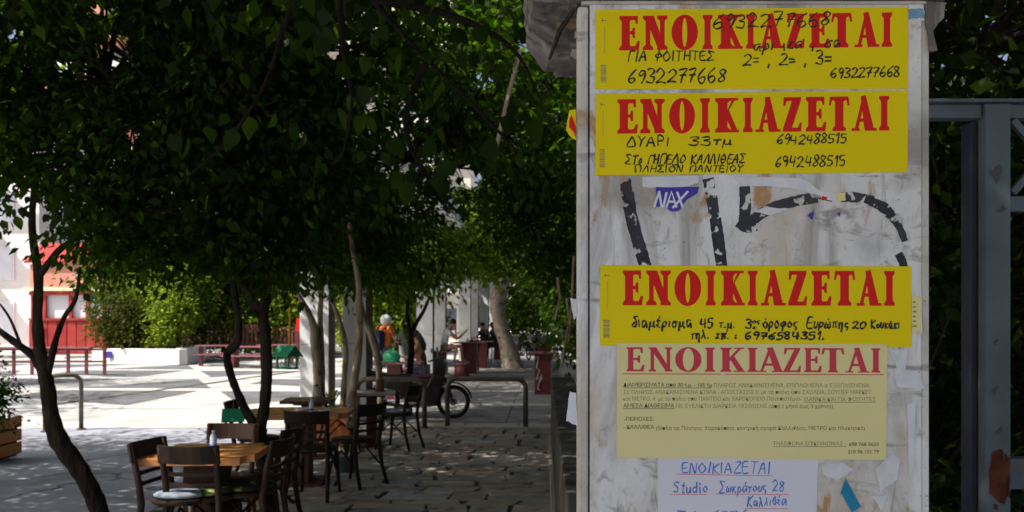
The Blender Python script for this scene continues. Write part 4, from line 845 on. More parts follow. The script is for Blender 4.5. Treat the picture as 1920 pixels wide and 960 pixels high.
gpatch([(1862, 845), (1878, 842), (1886, 880), (1890, 930), (1882, 945), (1868, 938), (1856, 925), (1855, 880)], M['rust'], 'rust_patch'); gpatch([(1884, 850), (1894, 858), (1894, 935), (1889, 915)], M['rust'], 'rust_patch'); gpatch([(1862, 946), (1872, 946), (1870, 956), (1864, 954)], M['rust'], 'rust_patch')
chip = mat('bare grey metal', (.05, .053, .056), (.07, .07, .07), .7, 30)
gpatch([(1862, 318), (1874, 306), (1880, 318), (1876, 332), (1868, 345), (1863, 332), (1852, 322)], chip, 'paint_chip'); gpatch([(1868, 396), (1880, 382), (1886, 390), (1880, 400)], chip, 'paint_chip'); gpatch([(1864, 812), (1872, 806), (1876, 798), (1880, 808), (1870, 816)], chip, 'paint_chip')
gpatch([(1862, 640), (1872, 634), (1868, 650)], chip, 'paint_chip'); gpatch([(1858, 735), (1870, 722), (1866, 742)], chip, 'paint_chip')
# lattice fence in the hedge gap
# ------------------------------------------------------------------ chairs
def make_chair(label):
    t = thing('bistro_chair', label, 'chair', group='bentwood bistro chairs at the cafe tables')
    wd = M['wood_dark']
    def arc(y0, z0, wd_, sag, h, th, n=8, lean=0):
        mb = MB(); vs = []
        for i in range(n + 1):
            x = -wd_ / 2 + wd_ * i / n; y = y0 - sag * (1 - (2 * i / n - 1) ** 2); top = .018 * (1 - (2 * i / n - 1) ** 2)
            vs += [(x, y, z0), (x, y - th, z0), (x, y - th - lean, z0 + h - top * .3), (x, y - lean, z0 + h - top * .3)]
        fs = [(0, 1, 2, 3)[::-1]]
        for i in range(n):
            for k in range(4): a_ = i * 4; fs.append((a_ + k, a_ + (k + 1) % 4, a_ + 4 + (k + 1) % 4, a_ + 4 + k))
        fs.append(tuple(n * 4 + k for k in range(4))); return mb.add(vs, fs)
    prof = [(.17, .445), (.215, .45), (.22, .46), (.22, .475), (.21, .485), (.05, .486)]
    MB().lathe(prof, n=20, M=Matrix.Diagonal((1, .95, 1))).build('seat', wd, t, True)
    for s in (-1, 1):
        MB().tube([(s * .165, .15, .45), (s * .17, .165, .3), (s * .178, .185, .12), (s * .19, .21, 0)], [.024, .022, .019, .016], 8).build('leg', wd, t, True)
        MB().tube([(s * .20, -.30, 0), (s * .185, -.235, .2), (s * .178, -.2, .45), (s * .18, -.23, .65), (s * .19, -.28, .84)], [.017, .021, .024, .022, .019], 8).build('leg', wd, t, True)
        MB().tube([(s * .172, .175, .22), (s * .15, .13, .37), (s * .07, .12, .43)], .012, 6).build('brace', wd, t, True)
        MB().tube([(s * .185, -.2, .22), (s * .175, -.02, .38), (s * .17, .14, .24)], .011, 6).build('brace', wd, t, True)
    arc(-.245, .725, .42, .055, .125, .02, lean=.022).build('backrest', wd, t, bevel=.004)
    for z in (.565, .635): arc(-.205 - (z - .565) * .15, z, .35, .02, .03, .016).build('back_rail', wd, t)
    return t
def cushion(ch, m):
    MB().lathe([(.02, .487), (.17, .488), (.198, .497), (.2, .512), (.17, .527), (.02, .532)], n=18).build('cushion', m, ch, True)
ch0 = make_chair('dark chair seen side-on left of the square wooden table, pale blue seat pad')
CH = [((-2.22, 5.78), -1.76, None, 'cushion_blue'),
      ((-2.10, 5.86), -.08, 'dark chair with its curved back to the camera, nearest of all, leafy print cushion', 'floral'),
      ((-2.24, 6.50), 3.05, 'chair coloured a lit brown, on the far side of the square wooden table, facing the camera', None),
      ((-1.88, 6.02), 1.45, 'dark chair pushed in at the right end of the square wooden table, green floral cushion', 'floral'),
      ((-1.86, 8.05), -.05, 'tall-looking dark chair with its back to the camera at the second table', None),
      ((-1.62, 8.65), 1.0, 'dark chair with a flat seat at the right side of the second table', None),
      ((-1.50, 11.1), 1.2, 'dark chair with a pale blue seat right of the small grey table', 'cushion_blue'),
      ((-2.2, 11.0), -1.2, 'dark chair left of the small grey table, in front of the hoop', None),
      ((-2.6, 8.75), -1.5, 'dark chair at the left end of the second table, partly behind the forked tree', None),
      ((-1.95, 6.6), 1.4, 'second chair at the right end of the nearest table, behind the floral cushion chair', None)]
chairs = [ch0]
for i, (xy, rz, lab, cu) in enumerate(CH):
    if i == 0: c = ch0
    else: c = copy_tree(ch0, label=lab); chairs.append(c)
    c.location = (xy[0], xy[1], 0.0); c.rotation_euler = (0, 0, rz)
for c, (_, _, _, cu) in zip(chairs, CH):
    if cu: cushion(c, M[cu])
M['wood_lit'] = mat('lit brown chair wood', (.10, .032, .014), (.17, .06, .026), .45, 10, .05, 50, stretch=(1, 1, .2))  # lighter copy of the chair wood, its lit look put into the colour
for c in (chairs[2],):
    for ch in [o for o in COL.objects if o.parent == c]:
        ch.data = ch.data.copy(); ch.data.materials[0] = M['wood_lit']
# tables
def cafe_table(name, label, x, y, rz, lx, ly, h, th, mtop, ped=.2, cham=.08):
    t = thing(name, label, 'table', (x, y, 0), rz, group=None)
    poly = [(-lx / 2, -ly / 2), (lx / 2 - cham, -ly / 2), (lx / 2, -ly / 2 + cham), (lx / 2, ly / 2 - cham), (lx / 2 - cham, ly / 2), (-lx / 2 + cham, ly / 2), (-lx / 2, ly / 2 - cham)]
    # planks
    n = max(3, int(round(ly / .14)))
    for i in range(n):
        y0 = -ly / 2 + i * ly / n; y1 = y0 + ly / n - .003
        x0 = -lx / 2 + (cham * .8 if i in (n - 1,) else 0); x1 = lx / 2 - (cham * .8 if i in (0, n - 1) else 0)
        MB().box(((x0 + x1) / 2, (y0 + y1) / 2, h - th / 2 + random.uniform(-.001, .001)), (x1 - x0, y1 - y0, th)).build('plank', mtop, t, bevel=.004)
    MB().box((0, 0, (h - th) / 2 + .02), (ped, ped, h - th - .04)).build('pedestal', M['wood_ped'], t, bevel=.004)
    MB().box((0, 0, .02), (ped * 2.2, ped * 2.2, .04)).build('foot_plate', M['wood_ped'], t, bevel=.006)
    MB().box((0, 0, h - th - .02), (lx * .6, ped * .8, .038)).build('bearer', M['wood_ped'], t)
    return t
random.seed(21)
cafe_table('cafe_table', 'square orange-brown wooden table with a thick plank top, nearest to the camera', -2.17, 6.08, .06, .77, .74, .74, .05, M['wood_table'], .26)
cafe_table('cafe_table', 'second wooden table, behind the forked tree, with a bottle and plate on it', -2.18, 8.75, .03, 1.05, .75, .75, .05, M['wood_table'], .24)
cafe_table('cafe_table', 'small square table with a greyish top behind the second table', -1.86, 11.3, .2, .62, .6, .74, .035, M['wood_grey'], .14, .02)
cafe_table('cafe_table', 'dark little side table half hidden by the pale planter stems', -2.45, 10.3, .1, .6, .6, .73, .035, M['wood_ped'], .16, .02)
def bottle(x, y, z, label, s=1):
    t = thing('water_bottle', label, 'bottle', (x, y, z)); 
    t.scale = (.75, .75, .58); MB().lathe([(.001, 0), (.03, 0), (.033, .01), (.033, .13), (.028, .16), (.013, .19), (.013, .205)], n=14).build('body', M['bottle'], t, True)
    MB().lathe([(.0335, .02), (.0335, .06)], n=14).build('label', M['label_blue'], t, True); MB().lathe([(.015, .206), (.015, .225)], n=10).build('cap', M['white_plastic'], t)
def plate(x, y, z, label):
    t = thing('ashtray', label, 'dish', (x, y, z)); MB().lathe([(.01, .0), (.05, 0), (.07, .018), (.066, .02), (.045, .006), (.01, .005)], n=16).build('bowl', M['white_plastic'], t, True)
bottle(P(400, 838, 6.15).x, 6.15, .743, 'small clear water bottle standing on the nearest wooden table'); plate(P(382, 842, 6.05).x, 6.05, .743, 'white ashtray beside the bottle on the nearest wooden table')
bottle(P(584, 770, 8.6).x, 8.6, .753, 'clear bottle with blue label on the second table'); plate(P(562, 772, 8.6).x, 8.7, .753, 'white dish on the second table next to the bottle'); plate(P(608, 772, 8.6).x, 8.6, .753, 'white dish on the second table right of the bottle')
t = thing('brown_jar', 'brown jar on the small grey tabletop', 'jar', (P(712, 730, 11.3).x, 11.3, .743)); MB().lathe([(.01, 0), (.06, 0), (.065, .06), (.055, .14), (.06, .16)], n=14).build('body', M['brown_glass'], t, True)
# planter
pt = thing('planter', 'long terracotta planter box holding the pale stemmed trees', 'planter', (P(622, 800, 11.5).x, 11.5, 0))
MB().box((0, 0, .22), (.58, .42, .44)).build('box', M['terracotta'], pt, bevel=.02); MB().box((0, 0, .475), (.64, .48, .07)).build('rim', M['terracotta'], pt, bevel=.015); MB().box((0, 0, .512), (.52, .36, .01)).build('soil', M['soil'], pt)
def tuft(name, label, c, n, L, m, group=None):
    t = thing(name, label, 'plant', c, group=group)
    for i in range(n):
        an = random.uniform(0, 6.28); tl_ = random.uniform(.2, 1); l_ = L * random.uniform(.6, 1.1); dx, dy = math.cos(an) * tl_, math.sin(an) * tl_; sx, sy = -math.sin(an) * .012, math.cos(an) * .012
        mid = Vector((dx * .45, dy * .45, .75)) * l_; tip = Vector((dx, dy, .8 - .5 * tl_)) * l_
        MB().add([(sx * .5, sy * .5, 0), (-sx * .5, -sy * .5, 0), mid - Vector((sx, sy, 0)), mid + Vector((sx, sy, 0)), tip], [(0, 1, 2, 3), (3, 2, 4)]).build('leaf', m, t)
tuft('spider_plant', 'spiky bright green plant sprouting from the terracotta planter', (pt.location.x + .02, 11.4, .51), 22, .3, M['leaf_light'])
pq = thing('plant_pot', 'small dark pot at the foot of the second table', 'pot', (P(650, 880, 9.4).x, 9.4, 0)); MB().lathe([(.01, 0), (.09, 0), (.12, .18), (.13, .2), (.1, .19), (.01, .18)], n=14).build('pot', M['grey_plastic'], pq, True)
tuft('spider_plant', 'low dark spiky plant in the small pot on the stone path', (pq.location.x, 9.4, .18), 24, .28, M['leaf_mid'])
# left orange slatted planter and its shrub
lp = thing('slatted_planter', 'orange-brown slatted wooden tub cut off by the left edge', 'planter', (P(-35, 880, 10.2).x, 10.2, 0))
for i in range(3): MB().box((0, -.3, .12 + i * .16), (.62, .03, .14)).build('slat', M['orange_wood'], lp, bevel=.008); MB().box((.3, 0, .12 + i * .16), (.03, .6, .14)).build('slat', M['orange_wood'], lp, bevel=.008)
MB().box((0, 0, .24), (.54, .54, .44)).build('liner', M['soil'], lp)
ls = thing('potted_shrub', 'dark small leaved shrub entering from the left edge above the slatted tub', 'shrub', (lp.location.x, 10.2, .45))
crown(ls, [((lp.location.x - .1, 10.1, 1.0), (.45, .35, .3)), ((lp.location.x + .12, 10.0, .85), (.3, .25, .22)), (tuple(P(6, 735, 10.0)), (.2, .2, .22)), (tuple(P(0, 775, 10.0)), (.18, .2, .15))], 60, 30, .07, .06, M['leaf_dark'])
# green little houses (lanterns)
def house(label, c, s, rz):
    t = thing('lantern_house', label, 'lantern', c, rz); g_ = M['green_paint']
    w_, h_, d_ = s, s * .75, s * .8
    for sx in (-1, 1):
        for sy in (-1, 1): MB().box((sx * w_ * .4, sy * d_ * .4, h_ / 2), (w_ * .1, d_ * .1, h_)).build('corner_post', g_, t)
    MB().box((0, 0, .01), (w_ * .95, d_ * .95, .02)).build('floor', g_, t); MB().box((0, 0, h_ - .006), (w_ * .9, d_ * .9, .012)).build('lintel', g_, t)
    r_ = MB(); a_ = s * .62
    for sg in (-1, 1):
        MB().prism([(-w_ * .6, sg * a_, h_ - .02), (w_ * .6, sg * a_, h_ - .02), (w_ * .6, 0, h_ + s * .5), (-w_ * .6, 0, h_ + s * .5)], (0, 0, .012)).build('roof', g_, t)
    for sg in (-1, 1): MB().prism([(sg * w_ * .42, -d_ * .45, h_), (sg * w_ * .42, d_ * .45, h_), (sg * w_ * .42, 0, h_ + s * .4)], (sg * .01, 0, 0)).build('gable', g_, t)
    mb = MB(); mb.tube([(-w_ * .2, -d_ * .38, h_ * .15), (-w_ * .1, -d_ * .38, h_ * .6), (w_ * .05, -d_ * .38, h_ * .3), (w_ * .15, -d_ * .38, h_ * .7), (w_ * .25, -d_ * .38, h_ * .2)], .006, 5); mb.tube([(w_ * .38, -d_ * .2, h_ * .2), (w_ * .38, 0, h_ * .7), (w_ * .38, d_ * .2, h_ * .2)], .006, 5)
    mb.build('scrollwork', M['white_plastic'], t); MB().tube([(0, 0, h_ + s * .5), (0, 0, h_ + s * 1.1)], .003, 5).build('hanging_wire', M['steel'], t)
    return t
house('small green open lantern house hanging low behind the nearest table', P(438, 811, 8.0), .17, .25)
house('green lantern house with a pitched roof hanging beside the white pillars', P(538, 692, 10.2), .22, -.5)
o = MB().tube([P(542, 655, 10.2), P(543, 600, 10.2), P(541, 540, 10.2)], .012, 6).build('yellow_cord', M['yellow_rope']); tag(o, 'yellow cord holding the green lantern beside the white pillars', 'cord')

# ------------------------------------------------------------------ hoops
def hoop(label, c, wd, h, r=.04, rz=0):
    t = thing('bike_hoop', label, 'bike hoop', c, rz, group='steel hoops along the edge of the stone path')
    pts = [(-wd / 2, 0, 0), (-wd / 2, 0, h - .14)] + [(-wd / 2 + .14 - .14 * math.cos(a_), 0, h - .14 + .14 * math.sin(a_)) for a_ in (.4, .8, 1.2, 1.57)] + [(wd / 2 - .14 + .14 * math.sin(a_), 0, h - .14 + .14 * math.cos(a_)) for a_ in (0, .4, .8, 1.2, 1.57)] + [(wd / 2, 0, 0)]
    MB().tube(pts, r, 12).build('pipe', M['steel'], t, True)
    for s in (-1, 1): MB().lathe([(.07, 0), (.07, .012), (.04, .014)], (s * wd / 2, 0, 0), 12).build('base_flange', M['steel'], t)
hoop('steel hoop in front of the motorbike wheel, right of the others', (P(912, 800, 13.5).x, 13.5, 0), 1.24, .76, rz=-T)
hoop('steel hoop in front of the motorbike saddle, between planter and pillars', (P(733, 800, 13.4).x, 13.4, 0), 1.06, .76, rz=-T)
hoop('bent dark steel hoop standing alone on the plaza left of the trees', (P(119, 806, 13.1).x, 13.1, 0), .5, .84, .034, .7)

# ------------------------------------------------------------------ pillars and columns
def column(label, px0, px1, d, h=4.2, base=True, dep=.5):
    x0, x1 = P(px0, 0, d).x, P(px1, 0, d).x
    t = thing('marble_column', label, 'column', ((x0 + x1) / 2, d + dep / 2, 0), group='white marble columns along the walkway'); w_ = x1 - x0
    z = 0
    for hh in (1.3, 1.3, h - 2.6):
        MB().box((0, 0, z + hh / 2 - .003), (w_, dep, hh - .006)).build('marble_block', M['marble'], t, bevel=.006); z += hh
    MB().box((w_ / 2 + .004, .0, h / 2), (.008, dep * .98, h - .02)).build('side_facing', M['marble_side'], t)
    MB().box((0, 0, h + .12), (w_ + .16, dep + .16, .24)).build('capital', M['marble'], t, bevel=.02)
column('left white marble pillar behind the planter trees', 562, 616, 13.9); column('right white marble pillar behind the planter trees', 642, 686, 14.5, dep=.7)
column('broad marble column behind the woman', 781, 811, 25); column('marble column just left of the man in white', 815, 835, 26.6); column('marble column behind the man in white, right of his head', 860, 882, 31); column('narrow marble column next to the two young men', 884, 896, 33)
column('marble column before the plane tree', 900, 916, 36); column('last slim marble column touching the plane tree', 918, 929, 39)
bm = thing('colonnade_beam', 'concrete beam carried by the marble columns', 'beam'); pbox(MB(), 13.6, 46, -3.75, -2.35, 4.45, 4.85).build('beam', M['marble'], bm)

# ------------------------------------------------------------------ maroon high tables, stools
def high_table(label, x, y, h=.97, w_=.4, top=.52, lx=None):
    t = thing('high_table', label, 'high table', (x, y, 0), -T, group='maroon high tables along the walkway')
    MB().box((0, 0, (h - .04) / 2), (w_, w_, h - .04)).build('pedestal', M['maroon'], t, bevel=.01); MB().box((0, 0, h - .02), (lx or top, top, .04)).build('top', M['maroon_top'], t, bevel=.008); return t
ht = high_table('maroon high table with a white scribble, right edge of the walkway', P(1018, 740, 19.6).x, 19.6 + .2, .97, .37, .6)
mb = MB()
for l in ([(1004, 672), (1010, 668), (1006, 690), (1012, 694), (1005, 712), (1014, 706), (1008, 728), (1012, 732)], [(1016, 702), (1013, 716), (1018, 708)]): mb.tube([P(a_, b_, 19.585) - Vector((ht.location.x, ht.location.y, 0)) for a_, b_ in l], .008, 4)
o = mb.build('scribble', M['white_plastic'], ht); o.rotation_euler = (0, 0, T)
high_table('maroon high table near the parked motorbikes on the right', P(1022, 660, 26).x, 26.5, .97, .37, .7); high_table('dark maroon table left of the rider side, carrying the green helmet', P(738, 745, 18.2).x, 18.4, .80, .3, .6, 1.2)
high_table('maroon high table the man in white sits on', P(822, 706, 25.4).x, 25.7, .80, .36, .7, .9); high_table('maroon high table in front of the man in white, with cups', P(879, 690, 27.4).x, 27.8, 1.02, .5, .8, 1.0)
high_table('maroon high table by the two young men', P(902, 680, 31).x, 31.3, .98, .4, .7, .9)
high_table('maroon high table beyond the young men', P(935, 670, 38).x, 38, .98, .4, .7, .9)
def stool(label, x, y, h=.45, r=.22, legs=False):
    t = thing('stool', label, 'stool', (x, y, 0), group='maroon stools')
    if legs:
        MB().lathe([(.01, h), (.19, h), (.2, h + .02), (.19, h + .04), (.01, h + .045)], n=14).build('seat', M['maroon'], t, True)
        for k in range(4):
            an = .785 + k * 1.571; MB().tube([(.13 * math.cos(an), .13 * math.sin(an), h), (.2 * math.cos(an), .2 * math.sin(an), 0)], .014, 6).build('leg', M['wood_dark'], t)
        MB().box((0, -.19, h + .28), (.36, .025, .22)).build('backrest', M['wood_dark'], t)
        for s in (-1, 1): MB().box((s * .15, -.185, h + .12), (.03, .03, .24)).build('back_post', M['wood_dark'], t)
    else:
        MB().lathe([(.01, 0), (r, 0), (r, h - .05)], n=18).build('drum', M['maroon'], t, True); MB().lathe([(.01, h - .048), (r + .015, h - .048), (r + .015, h), (.01, h + .002)], n=18).build('seat', M['maroon_top'], t)
stool('round maroon drum stool under the man\'s foot', P(866, 708, 25.2).x, 25.2, .47, .22); stool('maroon drum stool under the woman', P(790, 745, 18.8).x, 18.9, .52, .24)
for k, (px, d, lab) in enumerate(((890, 28.6, 'dark bar stool with a back, empty, before the young men'), (910, 32.2, 'bar stool under the young man in the dark shirt'), (927, 33.6, 'bar stool under the second young man'), (948, 36.5, 'empty bar stool past the young men'))): stool(lab, P(px, 0, d).x, d, .68, legs=True)
for px, py, d, lab in ((1026, 632, 26.3, 'dark planter bowl on the far right maroon table'),):
    t = thing('bowl', lab, 'bowl', (P(px, 0, d).x, 26.5, .972)); MB().lathe([(.02, 0), (.12, 0), (.26, .18), (.28, .3), (.24, .29), (.02, .1)], n=14).build('bowl', M['grey_plastic'], t, True)

# ------------------------------------------------------------------ two-wheelers
def wheel(par, x, r=.29, wd=.07, spokes=True):
    Mx = Matrix.Rotation(R(90), 3, 'X')
    tp2 = [(math.cos(a_) * wd * .5 + r - wd * .45, math.sin(a_) * wd * .5) for a_ in [i * math.pi / 5 for i in range(10)]]
    mb = MB(); n = 28; vs = []; 
    for j in range(n):
        an = 2 * math.pi * j / n
        for rr, zz in tp2: vs.append((x + rr * math.cos(an), zz, r + rr * math.sin(an)))
    fs = [(j * 10 + k, j * 10 + (k + 1) % 10, ((j + 1) % n) * 10 + (k + 1) % 10, ((j + 1) % n) * 10 + k) for j in range(n) for k in range(10)]
    w_ = mb.add(vs, fs).build('wheel', M['rubber'], par, True)
    mb = MB(); pts = [(x + (r - wd) * math.cos(2 * math.pi * i / 24), 0, r + (r - wd) * math.sin(2 * math.pi * i / 24)) for i in range(25)]; mb.tube(pts, .012, 6)
    if spokes:
        for i in range(18):
            an = 2 * math.pi * i / 18; mb.tube([(x, .02 * (-1) ** i, r), (x + (r - wd) * math.cos(an), 0, r + (r - wd) * math.sin(an))], .003, 3)
    mb.build('rim', M['chrome'], w_); MB().lathe([(.01, -.05), (.06, -.05), (.07, 0), (.06, .05), (.01, .05)], (x, 0, r), 14, Mx).build('hub', M['chrome'], w_)
def profile(par, name, poly, wd, m, bevel=.015):
    return MB().prism([(x, -wd / 2, z) for x, z in poly], (0, wd, 0)).build(name, m, par, bevel=bevel)
def underbone(label, loc, rz, body='black_plastic', group=None):
    t = thing('motorbike', label, 'motorbike', loc, rz, group); b_ = M[body]
    wheel(t, .62); wheel(t, -.60)
    profile(t, 'leg_shield', [(.06, .24), (.34, .22), (.42, .45), (.50, .74), (.52, .95), (.42, 1.06), (.30, 1.0), (.28, .75), (.12, .42)], .36, b_)
    profile(t, 'body', [(-.02, .28), (.28, .26), (.26, .40), (.10, .46), (-.05, .62), (-.62, .72), (-.82, .78), (-.80, .66), (-.55, .55), (-.30, .40)], .24, b_)
    profile(t, 'seat', [(-.02, .66), (.0, .72), (-.20, .77), (-.45, .76), (-.78, .82), (-.80, .77), (-.45, .70)], .25, mat('vinyl seat', (.012, .012, .013), (.02, .02, .02), .35, 8), .02)
    profile(t, 'engine', [(-.05, .18), (.25, .2), (.27, .30), (-.02, .34), (-.2, .3)], .16, M['chrome'], .01)
    MB().tube([(-.1, -.12, .2), (-.5, -.15, .26), (-.85, -.16, .32)], [.025, .035, .045], 10).build('exhaust', M['steel'], t, True)
    fe = MB(); vs = []; n = 10
    for i in range(n + 1):
        an = R(10 + 140 * i / n)
        for y in (-.055, .055): vs.append((.62 + .335 * math.cos(an), y, .29 + .335 * math.sin(an)))
    fe.add(vs, [(2 * i, 2 * i + 1, 2 * i + 3, 2 * i + 2) for i in range(n)]); o = fe.build('front_fender', b_, t, True); so_ = o.modifiers.new('s', 'SOLIDIFY'); so_.thickness = .02
    for s in (-1, 1):
        MB().tube([(.62, s * .07, .29), (.50, s * .07, .62), (.42, s * .06, .86)], .02, 8).build('fork', M['black_plastic'], t, True)
        MB().tube([(.36, s * .04, .96), (.32, s * .2, 1.02), (.24, s * .33, .99)], .014, 8).build('handlebar', M['black_plastic'], t, True)
        MB().tube([(.32, s * .24, 1.02), (.30, s * .3, 1.16)], .006, 5).build('mirror_stem', M['chrome'], t)
        MB().ball((.29, s * .33, 1.18), (.02, .065, .045)).build('mirror', M['chrome'] if s > 0 else M['white_plastic'], t, True)
    MB().ball((.47, 0, .94), (.07, .09, .08)).build('headlight', M['glass_white'], t, True)
    profile(t, 'rack', [(-.7, .84), (-.95, .88), (-.95, .86), (-.7, .82)], .2, M['chrome'], 0)
    return t
ub = underbone('black underbone motorbike parked side-on behind the hoops', (P(783, 785, 14.75).x, 14.75, 0), -.06)
far = copy_tree(ub, P(1000, 660, 38), 1.2, 'dark motorbike parked at the far end of the walkway, front wheel toward the camera'); far.location.z = 0; far['group'] = 'motorbikes parked at the end of the walkway'
for px, d, rz, lab in ((1018, 40, 1.35, 'dark blue motorbike standing right of the one with the visible wheel at the far end'), (990, 43, 1.1, 'third motorbike, leftmost and farthest at the end of the walkway'), (960, 42, .9, 'motorbike parked in the dark behind the plane tree trunk')):
    c = copy_tree(ub, (P(px, 0, d).x, d, 0), rz, lab); c['group'] = 'motorbikes parked at the end of the walkway'
sco = thing('scooter', 'white and grey delivery scooter under the rider in orange', 'scooter', (P(721, 740, 19.6).x, 19.6, 0), .05)
wheel(sco, .58, .24, .09, False); wheel(sco, -.55, .24, .09, False)
profile(sco, 'body', [(.15, .22), (.18, .32), (-.1, .38), (-.2, .66), (-.85, .80), (-.92, .70), (-.75, .42), (-.35, .25)], .36, M['white_plastic'], .03); profile(sco, 'seat', [(-.12, .70), (-.1, .78), (-.45, .80), (-.85, .88), (-.9, .80), (-.5, .72)], .3, M['grey_plastic'], .03)
profile(sco, 'leg_shield', [(.18, .25), (.36, .28), (.52, .70), (.44, 1.10), (.34, 1.16), (.36, .80), (.26, .45)], .40, M['white_plastic'], .04); profile(sco, 'front_panel', [(.37, .35), (.48, .45), (.62, .85), (.50, 1.18), (.38, 1.22), (.50, .80)], .34, M['grey_plastic'], .03)
profile(sco, 'windscreen', [(.44, 1.15), (.52, 1.12), (.40, 1.42), (.34, 1.45)], .36, M['grey_plastic'], .01)
for s in (-1, 1): MB().tube([(.40, s * .05, 1.12), (.34, s * .25, 1.16), (.28, s * .36, 1.14)], .016, 8).build('handlebar', M['black_plastic'], sco, True); MB().ball((.30, s * .36, 1.32), (.02, .07, .05)).build('mirror', M['chrome'], sco, True)
o = thing('delivery_helmet', 'green round helmet lying on the dark table in front of the woman', 'helmet', (P(735, 680, 18.3).x, 18.25, .802)); MB().ball((0, 0, .12), (.19, .15, .15), 16, 10).build('shell', M['green_plastic'], o, True); MB().lathe([(.17, 0), (.19, .03), (.17, .05)], n=16, M=Matrix.Diagonal((1, .8, 1))).build('rim', M['green_plastic'], o)

# ------------------------------------------------------------------ people
def skin_mesh(name, V, Ed, Rd, m, par, lv=2, root=0):
    me = bpy.data.meshes.new(name); me.from_pydata([tuple(v) for v in V], Ed, []); o = bpy.data.objects.new(name, me); COL.objects.link(o)
    s = o.modifiers.new('skin', 'SKIN'); s.use_smooth_shade = True
    for i, r_ in enumerate(Rd):
        d_ = me.skin_vertices[0].data[i]; d_.radius = (r_, r_) if not hasattr(r_, '__len__') else r_; d_.use_root = (i == root)
    u_ = o.modifiers.new('sub', 'SUBSURF'); u_.levels = u_.render_levels = lv
    dg = bpy.context.evaluated_depsgraph_get(); m2 = bpy.data.meshes.new_from_object(o.evaluated_get(dg)); bpy.data.objects.remove(o)
    m2.name = name; m2.materials.clear(); m2.materials.append(m); m2.shade_smooth(); o = bpy.data.objects.new(name, m2); COL.objects.link(o); o.parent = par; return o
def person(label, loc, rz, J, skin, cloth, hair=None, helmet=None):
    """J: joints in local space, person faces +X"""
    t = thing('person', label, 'person', loc, rz); V = []; Ed = []; Rd = []; idx = {}
    def a_(k, p, r_, par=None):
        idx[k] = len(V); V.append(Vector(p)); Rd.append(r_)
        if par is not None: Ed.append((idx[par], idx[k]))
    pv, chs, nk, hd = [Vector(J[k]) for k in ('pelvis', 'chest', 'neck', 'head')]
    a_('pelvis', pv, (.13, .115)); a_('waist', pv.lerp(chs, .5), (.125, .10), 'pelvis'); a_('chest', chs, (.15, .11), 'waist'); a_('neck', nk, .055, 'chest')
    hv = (hd - nk).normalized(); a_('jaw', nk + hv * .07, .066, 'neck'); a_('head', hd, .088, 'jaw'); a_('crown', hd + hv * .075, .07, 'head')
    fd = Vector(J.get('face', (1, 0, 0))).normalized(); a_('nose', hd + fd * .10 - hv * .02, .018, 'head')
    for s in ('L', 'R'):
        sh, el, wr = Vector(J['sh' + s]), Vector(J['el' + s]), Vector(J['wr' + s])
        a_('sh' + s, sh, .062, 'chest'); a_('ua' + s, sh.lerp(el, .5), .05, 'sh' + s); a_('el' + s, el, .04, 'ua' + s); a_('fa' + s, el.lerp(wr, .4), .04, 'el' + s); a_('wr' + s, wr, .026, 'fa' + s)
        dr = (wr - el).normalized(); sd = dr.cross(Vector((0, 0, 1))); sd = sd.normalized() if sd.length > .1 else Vector((0, 1, 0)); dn = sd.cross(dr)
        a_('pm' + s, wr + dr * .06, .032, 'wr' + s)
        for k, (o1, L_) in enumerate(((-.028, .07), (-.010, .08), (.009, .075), (.027, .06))):
            b0 = wr + dr * .10 + sd * o1; a_('f%d' % k + s, b0, .010, 'pm' + s); a_('g%d' % k + s, b0 + dr * L_ * .5 + dn * .006, .009, 'f%d' % k + s); a_('h%d' % k + s, b0 + dr * L_ * .85 + dn * .03, .008, 'g%d' % k + s)
        a_('th' + s, wr + dr * .06 - sd * .05, .011, 'pm' + s); a_('ti' + s, wr + dr * .09 - sd * .07 + dn * .01, .009, 'th' + s)
        hp, kn, an, to = [Vector(J[k + s]) for k in ('hp', 'kn', 'an', 'to')]
        a_('hp' + s, hp, .095, 'pelvis'); a_('tm' + s, hp.lerp(kn, .5), .078, 'hp' + s); a_('kn' + s, kn, .056, 'tm' + s); a_('cf' + s, kn.lerp(an, .35), .054, 'kn' + s); a_('an' + s, an, .036, 'cf' + s); a_('to' + s, to, .034, 'an' + s)
    skin_mesh('body', V, Ed, Rd, skin, t)
    def shell(name, ks, m, g_, cut=None):
        ids = [idx[k] for k in ks]; mp = {i: n for n, i in enumerate(ids)}; ed = [(mp[a2], mp[b2]) for a2, b2 in Ed if a2 in mp and b2 in mp]; vv = [V[i] for i in ids]
        rr = [tuple(q + g_ for q in (Rd[i] if hasattr(Rd[i], '__len__') else (Rd[i], Rd[i]))) for i in ids]; skin_mesh(name, vv, ed, rr, m, t)
    for name, ks, m, g_ in cloth: shell(name, ks, m, g_)
    if hair:
        kind, m = hair; hb = hd - fd * .018 + hv * .035; MB().ball(hb, (.098, .092, .10), 14, 10).build('hair', m, t, True)
        if kind == 'long': MB().tube([hd - fd * .05 + hv * .02, hd - fd * .09 - hv * .10, hd - fd * .11 - hv * .24, hd - fd * .09 - hv * .36], [.08, .07, .055, .02], 12).build('long_hair', m, t, True)
    if helmet:
        MB().ball(hd + hv * .03 - fd * .01, (.135, .125, .14), 16, 10).build('helmet', helmet, t, True)
    for s in ('L', 'R'):
        an, to = Vector(J['an' + s]), Vector(J['to' + s]); MB().tube([an - (to - an) * .25 + Vector((0, 0, -.035)), an.lerp(to, .5) + Vector((0, 0, -.015)), to + (to - an).normalized() * .05 + Vector((0, 0, -.01))], [.045, .05, .035], 10).build('shoe', M['grey_plastic'], t, True)
    return t
TOP = ['pelvis', 'waist', 'chest', 'shL', 'uaL', 'shR', 'uaR']; LONG = TOP
